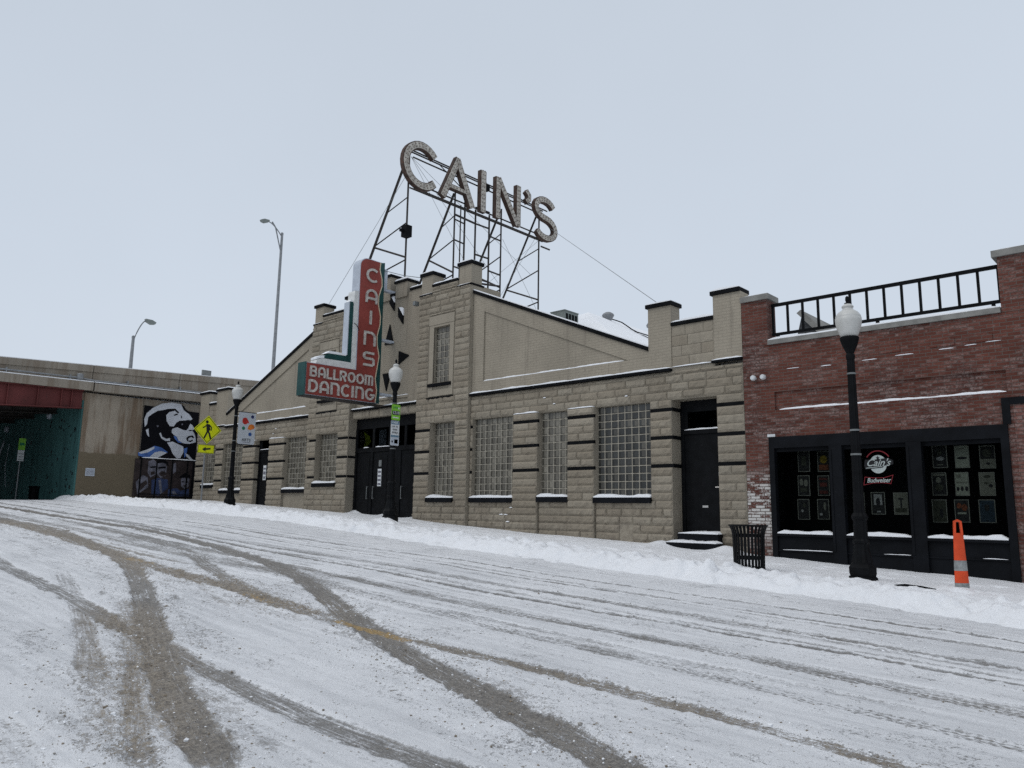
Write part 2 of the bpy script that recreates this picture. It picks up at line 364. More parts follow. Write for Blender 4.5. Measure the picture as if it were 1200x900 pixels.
    def build(s, name, mats, parent=None, smooth=False, local=False, recalc=True):
        if not isinstance(mats, (list, tuple)): mats = [mats]
        me = bpy.data.meshes.new(name)
        org = ORG.get(parent.name, Vector((0, 0, 0))) if (parent and not local) else Vector((0, 0, 0))
        me.from_pydata([(a - org.x, b - org.y, c - org.z) for a, b, c in s.v], [], s.f)
        for m in mats: me.materials.append(m)
        me.polygons.foreach_set('material_index', s.m)
        if any(s.tone):
            at = me.attributes.new('tone', 'FLOAT', 'POINT'); at.data.foreach_set('value', s.tone)
        if smooth: me.polygons.foreach_set('use_smooth', [True] * len(s.f))
        me.update()
        if recalc and len(s.f) < 20000:
            bm = bmesh.new(); bm.from_mesh(me); bmesh.ops.recalc_face_normals(bm, faces=bm.faces); bm.to_mesh(me); bm.free()
        o = bpy.data.objects.new(name, me); C.objects.link(o)
        if parent: o.parent = parent; ORG[o.name] = org
        else: ORG[o.name] = Vector((0, 0, 0))
        return o
def build_each(mb, name, mats, parent):
    """One object per separate piece of the builder."""
    p = list(range(len(mb.v)))
    def root(i):
        while p[i] != i: p[i] = p[p[i]]; i = p[i]
        return i
    for f in mb.f:
        r0 = root(f[0])
        for k in f[1:]: p[root(k)] = r0
    groups = {}
    for f, m in zip(mb.f, mb.m): groups.setdefault(root(f[0]), []).append((f, m))
    res = []
    for fs in groups.values():
        q = MB(); idx = {}
        for f, m in fs:
            for k in f:
                if k not in idx: idx[k] = q.vert(mb.v[k])
            q.face([idx[k] for k in f], m)
        res.append(q.build(name, mats, parent))
    return res
def tag(o, label=None, cat=None, group=None, kind=None):
    if label: o['label'] = label
    if cat: o['category'] = cat
    if group: o['group'] = group
    if kind: o['kind'] = kind
    return o
def thing(name, label, cat, loc, group=None, rz=0.0):
    o = bpy.data.objects.new(name, None); o.empty_display_size = 0.3; C.objects.link(o); o.location = loc; o.rotation_euler = (0, 0, rz)
    ORG[o.name] = Vector(loc); return tag(o, label, cat, group)
def copy_tree(o, parent=None):
    c = o.copy(); C.objects.link(c)
    if parent: c.parent = parent
    for ch in list(o.children): copy_tree(ch, c)
    return c
ROT = {'+X': (math.pi / 2, 0, math.pi / 2), '-Y': (math.pi / 2, 0, 0)}
def text(name, body, size, mat, parent, loc, face='+X', ext=0.004, width=None, shear=0.0):
    cu = bpy.data.curves.new(name, 'FONT'); cu.body = body; cu.size = size; cu.extrude = ext; cu.align_x = 'CENTER'; cu.align_y = 'CENTER'
    cu.offset = 0.012 * size; cu.shear = shear
    tmp = bpy.data.objects.new(name, cu); C.objects.link(tmp)
    me = bpy.data.meshes.new_from_object(tmp.evaluated_get(bpy.context.evaluated_depsgraph_get()))
    bpy.data.objects.remove(tmp)
    o = bpy.data.objects.new(name, me); C.objects.link(o); me.materials.clear(); me.materials.append(mat)
    o.parent = parent; org = ORG.get(parent.name, Vector((0, 0, 0)))
    o.location = Vector(loc) - org; o.rotation_euler = ROT[face]; ORG[o.name] = org
    if width:
        w = max(v.co.x for v in me.vertices) - min(v.co.x for v in me.vertices)
        for v in me.vertices: v.co.x *= width / w
    return o

# ------------------------------------------------------------------ ground heights
GX = [-400, -120, -60, -40, -34.4, -29.45, -26.6, -23.1, -19.4, -16.5, -13.9, -10.1, -8, -3, 3, 20, 120, 400]
GZ = [1.5, 1.8, 1.95, 2.0, 1.97, 1.77, 1.65, 1.5, 1.36, 1.19, 1.05, .91, .78, .54, .27, -.5, -3, -4]
def zg(x): return np.interp(x, GX, GZ)
def zroad(x, y): return zg(x) - 0.40 + 0.0192 * np.clip(y, -12, 30)
def vnoise(x, y, seed=0):
    xi = np.floor(x).astype(np.int64); yi = np.floor(y).astype(np.int64); xf = x - xi; yf = y - yi
    def h(a, b):
        n = (a * 374761393 + b * 668265263 + seed * 974711) & 0x7fffffff
        n = ((n ^ (n >> 13)) * 1274126177) & 0x7fffffff
        return ((n ^ (n >> 16)) & 0xffff) / 65535.0
    u = xf * xf * (3 - 2 * xf); w = yf * yf * (3 - 2 * yf)
    return (h(xi, yi) * (1 - u) + h(xi + 1, yi) * u) * (1 - w) + (h(xi, yi + 1) * (1 - u) + h(xi + 1, yi + 1) * u) * w
def fbm(x, y, oct=4, seed=0):
    s = 0; a = 0.5
    for k in range(oct): s = s + a * vnoise(x * 2 ** k, y * 2 ** k, seed + k * 17); a *= 0.5
    return s
def steps(a, b, d0, grow, ref):
    """Positions a..b whose spacing is d0 near ref and grows with the distance from it."""
    out = [a]
    while out[-1] < b: out.append(out[-1] + max(d0, grow * abs(out[-1] - ref)))
    return np.array(out)
def grid_mesh(name, xs, ys, Z, mat, attrs=None, smooth=True):
    nx, ny = len(xs), len(ys); X, Y = np.meshgrid(xs, ys, indexing='ij')
    co = np.stack([X, Y, Z], -1).reshape(-1, 3).astype(np.float32)
    i = np.arange(nx - 1)[:, None] * ny + np.arange(ny - 1)[None]; q = np.stack([i, i + ny, i + ny + 1, i + 1], -1).reshape(-1, 4)
    me = bpy.data.meshes.new(name); me.vertices.add(len(co)); me.vertices.foreach_set('co', co.ravel())
    me.loops.add(q.size); me.loops.foreach_set('vertex_index', q.ravel().astype(np.int32))
    me.polygons.add(len(q)); me.polygons.foreach_set('loop_start', np.arange(0, q.size, 4, dtype=np.int32))
    me.update(calc_edges=True); me.validate()
    if smooth: me.polygons.foreach_set('use_smooth', np.ones(len(q), bool))
    for k, v in (attrs or {}).items():
        a = me.attributes.new(k, 'FLOAT', 'POINT'); a.data.foreach_set('value', v.reshape(-1).astype(np.float32))
    me.materials.append(mat); o = bpy.data.objects.new(name, me); C.objects.link(o); ORG[o.name] = Vector((0, 0, 0)); return o

# ------------------------------------------------------------------ road, pavement, snow
TRACKS = [  # points (x, y), width, strength, fringe width, fringe strength, ochre, tread
    ([(-1.2, 3.35), (-2.67, 3.78), (-3.09, 3.93), (-3.71, 4.08), (-4.97, 4.43), (-6.68, 5.03), (-9.04, 6.01), (-11.22, 6.75), (-13.75, 7.30), (-16.76, 7.62), (-19.5, 7.62), (-23.57, 7.5), (-60, 7.2)], .33, 1.0, .30, .85, .30, .0),
    ([(-3.0, 1.7), (-4.12, 2.17), (-5.43, 2.56), (-6.67, 2.97), (-7.89, 3.40), (-9.52, 3.98), (-11.83, 4.75), (-14.03, 5.32), (-18.37, 5.85), (-23, 5.95), (-60, 5.8)], .30, .95, .32, .85, .30, .0),
    ([(-3.3, 1.55), (-4.51, 1.92), (-5.48, 2.30), (-6.9, 2.85), (-8.2, 3.3), (-10, 3.85)], .16, .45, .46, 1.15, .75, .0),
    ([(-6.3, 4.93), (-7.29, 4.98), (-8.33, 5.03), (-9.55, 5.10), (-10.82, 5.08), (-13.55, 5.33), (-17, 5.55), (-24, 5.7)], .34, .70, .50, 1.1, .85, .0),
    ([(2, 5.02), (-1.58, 5.04), (-2.68, 5.08), (-3.76, 5.09), (-4.63, 5.06), (-6.49, 4.97), (-7.6, 4.98)], .22, .85, .12, .5, .80, .3),
    ([(-0.5, 3.2), (-3.35, 3.05), (-4.13, 3.0), (-5.18, 3.0), (-6.54, 3.09), (-7.81, 3.15), (-10.1, 3.3), (-13.63, 3.54), (-20, 4.2), (-40, 4.6)], .25, .80, .08, .3, .08, .12),
    ([(-5.4, 2.0), (-6.45, 2.36), (-8.03, 2.84), (-9.91, 3.35), (-13.47, 4.24)], .22, .50, .15, .3, .1, .05),
    ([(2, 10.2), (-1.79, 10.16), (-3.59, 10.16), (-5.9, 10.06), (-9.1, 9.95), (-12.72, 9.95), (-17.14, 9.75), (-30, 9.6), (-60, 9.4)], .16, .85, .08, .3, 0, .3),
    ([(2, 9.6), (-1.7, 9.58), (-5.58, 9.47), (-8.44, 9.25), (-14, 9.15), (-30, 9.0), (-60, 8.9)], .13, .75, .08, .25, 0, .2),
    ([(2, 8.62), (-1.54, 8.6), (-3.97, 8.59), (-5.65, 8.55), (-7.66, 8.40), (-11.79, 8.34), (-30, 8.2), (-60, 8.0)], .22, .72, .16, .45, 0, .5),
    ([(2, 7.95), (-1.43, 7.92), (-2.8, 7.91), (-4.62, 7.86), (-7.09, 7.75), (-12, 7.80), (-20, 8.05), (-40, 8.1)], .17, .92, .14, .45, 0, .35),
    ([(2, 6.9), (-1.26, 6.88), (-2.45, 6.9), (-4.11, 6.95), (-6.28, 6.87), (-8.71, 6.9), (-13, 7.0), (-24, 7.1)], .23, .85, .12, .4, .05, .6),
    ([(2, 6.0), (-1.11, 5.99), (-2.15, 6.02), (-3.58, 6.06), (-5.55, 6.08), (-7.06, 6.2), (-8.88, 6.3), (-13, 6.55), (-20, 6.7)], .22, .80, .08, .2, 0, .95),
    ([(-22, 7.0), (-15.22, 6.79), (-12.12, 5.97), (-9.86, 5.29), (-8.36, 5.02)], .28, .78, .26, .5, .3, .1),
    ([(2, 8.1), (-3, 8.12), (-8, 7.98), (-14, 7.95), (-26, 7.8)], .10, .7, .05, .15, 0, .3),
    ([(-4, 3.6), (-6, 3.75), (-9, 4.0)], .10, .30, .10, .1, 0, .9),
    ([(-2, 2.55), (-4.5, 2.55), (-7, 2.7)], .18, .26, .12, .1, 0, .9),
    ([(-2, 1.4), (-6, 1.55), (-12, 2.3)], .26, .28, .2, .15, 0, .5),
    ([(-9, 6.6), (-16, 6.3), (-30, 6.6), (-60, 6.6)], .26, .6, .3, .4, .15, .1),
]
rt = np.random.default_rng(8)
for k in range(30):                                                  # faint older wheel marks along the lanes
    y0_ = rt.uniform(5.5, 10.4); x0_ = rt.uniform(-14, 2); l_ = rt.uniform(6, 26); dr = rt.normal(0, .12)
    TRACKS.append(([(x0_, y0_), (x0_ - l_ * .3, y0_ + dr * .4), (x0_ - l_ * .65, y0_ + dr * .8), (x0_ - l_, y0_ + dr)], rt.uniform(.07, .18), rt.uniform(.36, .64), .07, .16, 0, rt.uniform(.1, .7)))
for k in range(12):
    x0_ = rt.uniform(-5, -1.5); y0_ = rt.uniform(.8, 4.6); l_ = rt.uniform(2.5, 8); sl_ = rt.uniform(.0, .22)
    TRACKS.append(([(x0_, y0_), (x0_ - l_ * .5, y0_ + l_ * .5 * sl_), (x0_ - l_, y0_ + l_ * sl_ + rt.normal(0, .2))], rt.uniform(.07, .2), rt.uniform(.22, .42), .1, .18, .1, rt.uniform(.2, .7)))
rx = -steps(-3.5, 62, 0.020, 0.0055, 2.0)[::-1]; ry = steps(-6.0, 12.6, 0.026, 0.004, 3.5)
GXm, GYm = np.meshgrid(rx, ry, indexing='ij')
core = np.zeros_like(GXm); frin = np.zeros_like(GXm); och = np.zeros_like(GXm); tread = np.zeros_like(GXm); crisp = np.zeros_like(GXm); ss = np.zeros_like(GXm); vv = np.zeros_like(GXm)
wob = (fbm(GXm * 1.1, GYm * 1.1, 4, 3) - 0.47) * 0.12 + (fbm(GXm * 6, GYm * 6, 4, 71) - 0.47) * 0.16
best = np.zeros_like(GXm)
FULL = dict(GXm=GXm, GYm=GYm, wob=wob, best=best, core=core, frin=frin, och=och, tread=tread, ss=ss, vv=vv, crisp=crisp)
for pts, w, st, fw, fs, oc, tr in TRACKS:
    mg = 1.2 + w + 2.5 * fw; qx = [p[0] for p in pts]; qy = [p[1] for p in pts]
    sl_ = (slice(*np.searchsorted(rx, [min(qx) - mg, max(qx) + mg])), slice(*np.searchsorted(ry, [min(qy) - mg, max(qy) + mg])))
    GXm, GYm, wob, best, core, frin, och, tread, ss, vv, crisp = [FULL[k][sl_] for k in ('GXm', 'GYm', 'wob', 'best', 'core', 'frin', 'och', 'tread', 'ss', 'vv', 'crisp')]
    if GXm.size == 0: continue
    D = np.full_like(GXm, 1e9); SD = np.zeros_like(GXm); SL = np.zeros_like(GXm); acc = 0
    # smooth the polyline (Catmull-Rom)
    P = np.array(pts); P = np.vstack([2 * P[0] - P[1], P, 2 * P[-1] - P[-2]]); Q = []
    for i in range(1, len(P) - 2):
        for u in np.linspace(0, 1, 5, endpoint=False):
            a, b, c, d = P[i - 1:i + 3]
            Q.append(0.5 * ((2 * b) + (c - a) * u + (2 * a - 5 * b + 4 * c - d) * u * u + (3 * b - a - 3 * c + d) * u ** 3))
    Q.append(P[-2]); Q = np.array(Q)
    for a, b in zip(Q[:-1], Q[1:]):
        d = b - a; ln = math.hypot(*d)
        if ln < 1e-6: continue
        px, py = GXm - a[0], GYm - a[1]; tt = np.clip((px * d[0] + py * d[1]) / ln ** 2, 0, 1)
        ex, ey = px - tt * d[0], py - tt * d[1]; dist = np.hypot(ex, ey); k = dist < D
        sgn = np.sign(d[0] * ey - d[1] * ex)
        D = np.where(k, dist, D); SD = np.where(k, dist * sgn, SD); SL = np.where(k, acc + tt * ln, SL); acc += ln
    dd = np.abs(SD + wob * (0.6 if w > .29 or oc > .05 else 0.16))
    far = 1 + np.clip(-GXm - 10, 0, 40) * 0.01
    cm = np.clip((w * 0.56 * far - dd) / (w * 0.20), 0, 1); cm = cm * cm * (3 - 2 * cm) * st
    end = np.clip(np.minimum(SL - 0.02, acc - SL - 0.02) / 1.5 + (0.6 * (fbm(GXm * 3, GYm * 3, 3, 5) - 0.5)), 0, 1); cm = cm * end
    fm = np.exp(-((dd / (w * 0.5 + fw)) ** 2)) * fs * end
    up = cm > best
    tread[...] = np.where(up, tr, tread); ss[...] = np.where(up, SL, ss); vv[...] = np.where(up, SD, vv); best[...] = np.maximum(best, cm)
    crisp[...] = np.maximum(crisp, np.clip((w * 1.6 - dd) / w, 0, 1) * end * (1.0 if (w < .28 and oc < .3) else 0.35))
    core[...] = np.maximum(core, cm); frin[...] = np.maximum(frin, fm); och[...] = np.maximum(och, np.maximum(cm, fm) * oc)
GXm, GYm, wob, best, core, frin, och, tread, ss, vv, crisp = [FULL[k] for k in ('GXm', 'GYm', 'wob', 'best', 'core', 'frin', 'och', 'tread', 'ss', 'vv', 'crisp')]
yel = ((np.abs(GYm - 4.96) < 0.07) & (GXm > -7.05) & (GXm < -5.85)).astype(float)
yel = np.maximum(yel, 0.8 * ((np.abs(GYm - 5.02) < 0.07) & (GXm > -9.1) & (GXm < -8.4)))
yel = np.maximum(yel, 0.6 * ((np.abs(GYm - 5.35) < 0.06) & (GXm > -13.6) & (GXm < -12.6)))
pat_ = fbm(GXm * 0.6, GYm * 1.2, 4, 19); tread *= np.clip(pat_ * 3.2 - 0.70, 0.3, 1)
lump = fbm(GXm * 5, GYm * 5, 4, 9); fine = fbm(GXm * 17, GYm * 17, 3, 21); ridg = np.clip(frin * 1.4 - core, 0, 1)
ZR = zroad(GXm, GYm) + 0.020 * (1 - core) + 0.018 * (lump - 0.5) * (1 - 0.6 * core) + (0.016 + 0.075 * ridg + 0.02 * core) * np.clip(fine - 0.42, 0, 1)
ZR -= 0.008 * core * tread * (0.5 + 0.5 * np.sin(ss * 2 * math.pi / 0.11 + np.sign(vv) * 1.5))
# little hummocks of snow kicked up on the near left
ZR += 0.05 * np.clip(fbm(GXm * 2.3 + 9, GYm * 2.3, 4, 33) - 0.60, 0, 1) * (1 - core)
# under the bridge the road is nearly bare
bare = np.clip((-GXm - 37) / 2.0, 0, 1)

def make_road():
    m, t, b, o = new_mat('snowy_road')
    at = {}
    for k in ('core', 'frin', 'och', 'tread', 'ss', 'vv', 'yel', 'bare', 'crisp'):
        a = t.nodes.new("ShaderNodeAttribute"); a.attribute_name = k; at[k] = a.outputs['Fac']
    pos = coords(t)
    big = noise(t, pos, 0.8, 5); mid = noise(t, pos, 14, 5, 0.65); gr = noise(t, pos, 34, 5, 0.75); gr2 = noise(t, pos, 95, 3, 0.65)
    streak = noise(t, coords(t, (0.22, 5.0, 1)), 2.2, 5, 0.6)
    base = mixc(t, sstep(t, streak, 0.34, 0.68), (0.555, 0.567, 0.588), (0.70, 0.712, 0.733))
    base = mixc(t, math_n(t, 'MULTIPLY', sstep(t, big, 0.35, 0.68), 0.55), base, (0.765, 0.776, 0.797))
    # thin places where grit shows through the pack
    base = mixc(t, math_n(t, 'MULTIPLY', sstep(t, gr, 0.56, 0.72), sstep(t, mid, 0.40, 0.66, 0.05, 0.6)), base, (0.34, 0.332, 0.325))
    base = mixc(t, math_n(t, 'MULTIPLY', sstep(t, gr2, 0.60, 0.70), sstep(t, big, 0.38, 0.62, 0.12, 0.75)), base, (0.27, 0.262, 0.255))
    wob = math_n(t, 'MULTIPLY', noise(t, pos, 3.0, 3), 5.0)
    tp = math_n(t, 'SINE', math_n(t, 'ADD', math_n(t, 'ADD', math_n(t, 'MULTIPLY', at['ss'], 2 * math.pi / 0.07), wob), math_n(t, 'MULTIPLY', math_n(t, 'SIGN', at['vv']), 1.4)))
    tp = math_n(t, 'ADD', math_n(t, 'MULTIPLY', tp, 0.5), 0.5)
    rib = math_n(t, 'ADD', math_n(t, 'MULTIPLY', math_n(t, 'SINE', math_n(t, 'MULTIPLY', at['vv'], 2 * math.pi / 0.055)), 0.5), 0.5)
    pat = math_n(t, 'ADD', math_n(t, 'MULTIPLY', tp, 0.45), math_n(t, 'MULTIPLY', rib, 0.55))
    tm = math_n(t, 'SUBTRACT', 1.0, math_n(t, 'MULTIPLY', at['tread'], math_n(t, 'SUBTRACT', 1.0, pat)))
    cx_ = t.nodes.new("ShaderNodeCombineXYZ"); lk(t, math_n(t, 'MULTIPLY', at['ss'], 1.1), cx_.inputs[0]); lk(t, math_n(t, 'MULTIPLY', at['vv'], 34.0), cx_.inputs[1])
    stri = noise(t, cx_.outputs[0], 1.0, 4, 0.6)
    cv = math_n(t, 'MULTIPLY', at['core'], math_n(t, 'MAXIMUM', tm, 0.25))
    cv = math_n(t, 'MULTIPLY', cv, sstep(t, stri, 0.30, 0.66, 0.42, 1.18))
    val = math_n(t, 'ADD', cv, math_n(t, 'MULTIPLY', at['frin'], 0.34))
    val = math_n(t, 'MAXIMUM', val, math_n(t, 'MULTIPLY', at['bare'], 1.6))
    pw = noise(t, coords(t, (0.5, 1.0, 1)), 3.2, 5, 0.65)
    g = math_n(t, 'ADD', math_n(t, 'ADD', math_n(t, 'MULTIPLY', gr, 0.55), math_n(t, 'MULTIPLY', mid, 0.40)), math_n(t, 'ADD', math_n(t, 'MULTIPLY', gr2, 0.45), math_n(t, 'MULTIPLY', pw, 0.45)))
    f = math_n(t, 'ADD', val, math_n(t, 'MULTIPLY', math_n(t, 'SUBTRACT', g, 0.94), math_n(t, 'SUBTRACT', 4.6, math_n(t, 'MULTIPLY', at['crisp'], 2.5))))
    slush = mixc(t, sstep(t, math_n(t, 'ADD', math_n(t, 'MULTIPLY', stri, 0.55), math_n(t, 'MULTIPLY', gr, 0.45)), 0.38, 0.64), (0.060, 0.057, 0.054), (0.235, 0.227, 0.217))
    slush = mixc(t, math_n(t, 'MULTIPLY', at['och'], 0.9), slush, mixc(t, sstep(t, gr, 0.36, 0.66), (0.095, 0.071, 0.048), (0.33, 0.275, 0.20)))
    slush = mixc(t, math_n(t, 'MULTIPLY', at['bare'], 0.9), slush, (0.09, 0.09, 0.09))
    c = mixc(t, sstep(t, f, 0.24, 0.92, 0, 0.96), base, slush)
    yk = math_n(t, 'MULTIPLY', at['yel'], sstep(t, math_n(t, 'ADD', gr, math_n(t, 'MULTIPLY', big, 0.5)), 0.62, 0.82))
    c = mixc(t, math_n(t, 'MULTIPLY', yk, 0.8), c, (0.38, 0.245, 0.075))
    lk(t, c, b.inputs['Base Color'])
    lk(t, sstep(t, f, 0.3, 1.0, 0.7, 0.45), b.inputs['Roughness']); b.inputs['Specular IOR Level'].default_value = 0.3
    h = math_n(t, 'ADD', math_n(t, 'MULTIPLY', gr, 0.8), math_n(t, 'MULTIPLY', gr2, 0.4))
    h = math_n(t, 'SUBTRACT', h, math_n(t, 'MULTIPLY', sstep(t, f, 0.2, 0.8), 0.5))
    bump(t, b, h, 0.8, 0.025)
    return m
M['road'] = make_road()
road = grid_mesh('road', rx, ry, ZR, M['road'], dict(core=core, frin=frin, och=och, tread=tread, ss=ss, vv=vv, yel=yel, bare=bare, crisp=crisp))
tag(road, kind='structure', label='snow covered street with dark curving tyre tracks')

# wide ground sheet out to the horizon, under everything
gx = np.array([-1500, -700, -400, -200, -120, -80, -62, -50, -40, -34, -29, -26, -23, -19, -16, -13, -10, -8, -3, 3, 6, 12, 20, 60, 120, 400, 1500.0])
gy = np.array([-1500, -600, -200, -80, -30, -12, -6, 0, 6, 12, 17, 20, 30, 60, 150, 500, 1500.0])
A, B = np.meshgrid(gx, gy, indexing='ij')
tag(grid_mesh('ground', gx, gy, zroad(A, B) - 0.12, M['snow_bank'], smooth=False), kind='structure', label='snow covered ground around the street')

# pavement and the ploughed bank along the kerb, one sheet of snow
px = -steps(-3.2, 36.6, 0.028, 0.0042, 1.0)[::-1]; py = steps(10.4, 18.2, 0.045, 0.0, 12.0)
A, B = np.meshgrid(px, py, indexing='ij')
toe = np.interp(A, [-36, -32, -27.4, -22.2, -15.2, -10.2, -5.4, -1.9, 3], [10.9, 11.2, 11.9, 12.0, 11.7, 11.15, 11.35, 11.0, 10.9]) + 0.35 * (fbm(A * 0.5, A * 0 + 3.1, 3, 5) - 0.45)
d = (B - toe)
rise = np.clip(d / 0.55, 0, 1); rise = rise * rise * (3 - 2 * rise)
amp = np.interp(A, [-36, -28, -18, -10, -5, 3], [0.03, 0.07, 0.09, 0.07, 0.03, 0.03])
ridge = np.exp(-((d - 0.85) / 0.55) ** 2) * amp
flat = zg(A) + 0.0 * B
Z = zroad(A, np.minimum(B, toe)) - 0.03
Z = Z * (1 - rise) + (flat - 0.02) * rise + ridge * rise
cl = fbm(A * 2.2, B * 2.6, 5, 41); cl2 = np.clip(fbm(A * 6.5, B * 6.5, 4, 77) - 0.42, 0, 1)
rough = np.exp(-((d - 0.8) / 0.85) ** 2)
Z += rough * (0.14 * (cl - 0.45) + 0.11 * (fbm(A * 8, B * 8, 3, 91) - 0.45) + 0.24 * cl2 * np.clip(fbm(A * 0.9, B * 0.9, 3, 8) * 2.2 - 0.55, 0, 1)) * rise
Z += 0.05 * (fbm(A * 0.7, B * 1.6, 4, 55) - 0.45) * rise + 0.012 * (fbm(A * 8, B * 8, 3, 61) - 0.45)
rs = np.random.default_rng(15)
for k in range(1500):                                                # clods and trodden hollows in the ploughed snow
    fx = rs.uniform(-35, 2.5); dd_ = abs(rs.normal(0.55, 0.75)) + .1; fy = np.interp(fx, [-36, -32, -27.4, -22.2, -15.2, -10.2, -5.4, -1.9, 3], [10.9, 11.2, 11.9, 12.0, 11.7, 11.15, 11.35, 11.0, 10.9]) + dd_
    i0, i1 = np.searchsorted(px, [fx - 0.4, fx + 0.4]); a, b_ = A[i0:i1], B[i0:i1]
    if not a.size: continue
    up = rs.random() < .5; rr_ = rs.uniform(.05, .13); el_ = rs.uniform(.6, 1.7); an = rs.uniform(0, 3.1)
    u_ = ((a - fx) * math.cos(an) + (b_ - fy) * math.sin(an)) / rr_; v_ = (-(a - fx) * math.sin(an) + (b_ - fy) * math.cos(an)) / (rr_ * el_)
    Z[i0:i1] += (rs.uniform(.02, .07) if up else -rs.uniform(.03, .075)) * float(np.interp(fx, [-16, -9, -4], [1, .75, .6])) * np.exp(-(u_ * u_ + v_ * v_) ** (1.6 if up else 1.2))
# footprints trodden along the pavement
rs = np.random.default_rng(5)
for k in range(420):
    fx, fy = rs.uniform(-34, 2), rs.choice([13.1, 13.6, 14.6, 15.1]) + rs.normal(0, 0.22)
    i0, i1 = np.searchsorted(px, [fx - 0.4, fx + 0.4]); a, b_ = A[i0:i1], B[i0:i1]
    if a.size: Z[i0:i1] += -0.045 * np.exp(-(((a - fx) / 0.15) ** 2 + ((b_ - fy) / 0.07) ** 2) ** 2) + 0.014 * np.exp(-(((a - fx) / 0.2) ** 2 + ((b_ - fy) / 0.13) ** 2))
def mound(x, y, r, h):
    i0, i1 = np.searchsorted(px, [x - 2 * r, x + 2 * r]); a, b_ = A[i0:i1], B[i0:i1]
    Z[i0:i1] += h * np.exp(-((a - x) ** 2 + (b_ - y) ** 2) / r ** 2)
mound(-4.46, 13.2, 0.36, 0.06); mound(-6.25, 12.75, 0.42, 0.045); mound(-3.12, 13.42, 0.26, 0.06); mound(-17.7, 13.95, 0.35, 0.16); mound(-27.2, 13.95, 0.35, 0.10); mound(-9.95, 16.1, 0.3, 0.12); mound(-8.3, 16.1, 0.35, 0.16)
mound(-23.0, 16.9, 0.3, 0.16); mound(-21.3, 16.9, 0.25, 0.12); mound(-19.6, 16.9, 0.4, 0.1); mound(-16.5, 16.4, 3.0, -0.02)
pave = grid_mesh('sidewalk', px, py, Z, M['snow_bank'])
tag(pave, kind='structure', label='snow covered sidewalk with a ploughed bank along the kerb')
def zpave(x, y):
    i = int(np.clip(np.searchsorted(px, x), 0, len(px) - 1)); j = int(np.clip(np.searchsorted(py, y), 0, len(py) - 1)); return float(Z[i, j])

# loose lumps of slush and snow thrown out by the tyres
def slush():
    mb = MB(); r = np.random.default_rng(3); n = 0; ico = [(0, 0, 1), (.89, 0, .45), (.28, .85, .45), (-.72, .53, .45), (-.72, -.53, .45), (.28, -.85, .45)]
    fl = np.clip(frin * (1 - core * 0.6), 0, 1)
    while n < 9000:
        x = -abs(r.normal(0, 6.5)) - 0.5; y = r.uniform(0.6, 11.0)
        if x < -18 or x > 1: continue
        i = np.clip(np.searchsorted(rx, x), 0, len(rx) - 1); j = np.clip(np.searchsorted(ry, y), 0, len(ry) - 1)
        if fl[i, j] < .12 and r.random() > .05: continue
        if r.random() > fl[i, j] * (1.5 if y < 7 else 0.25) + 0.004: continue
        s = 0.003 + 0.008 * r.random() ** 3 + (0.012 if r.random() < 0.008 else 0); z = ZR[i, j]; q = r.uniform(0.6, 1.3, (7, 3)); a0 = r.uniform(0, 6.28)
        mat = 0 if r.random() < 0.35 else (1 if r.random() < 0.55 else 2); v = []
        for k, (a, b, c) in enumerate(ico):
            ca, sa = math.cos(a0), math.sin(a0); v.append(mb.vert((x + s * q[k, 0] * (a * ca - b * sa), y + s * q[k, 1] * (a * sa + b * ca), z + s * q[k, 2] * c * 0.7)))
        lo = [mb.vert((x + s * 0.8 * math.cos(a0 + t * 1.2566), y + s * 0.8 * math.sin(a0 + t * 1.2566), z - s * 0.4)) for t in range(5)]
        for k in range(5):
            a, b = v[1 + k], v[1 + (k + 1) % 5]; mb.face((v[0], a, b), mat); mb.face((a, lo[k], lo[(k + 1) % 5], b), mat)
        n += 1
    o = mb.build('slush_lumps', [M['snow'], simple('dirty_slush', (0.30, 0.285, 0.265), 0.7, 0.2, 20), simple('brown_slush', (0.21, 0.175, 0.135), 0.7, 0.2, 20)], recalc=False)
    tag(o, kind='stuff', label='loose lumps of snow and slush beside the tyre tracks')
slush()

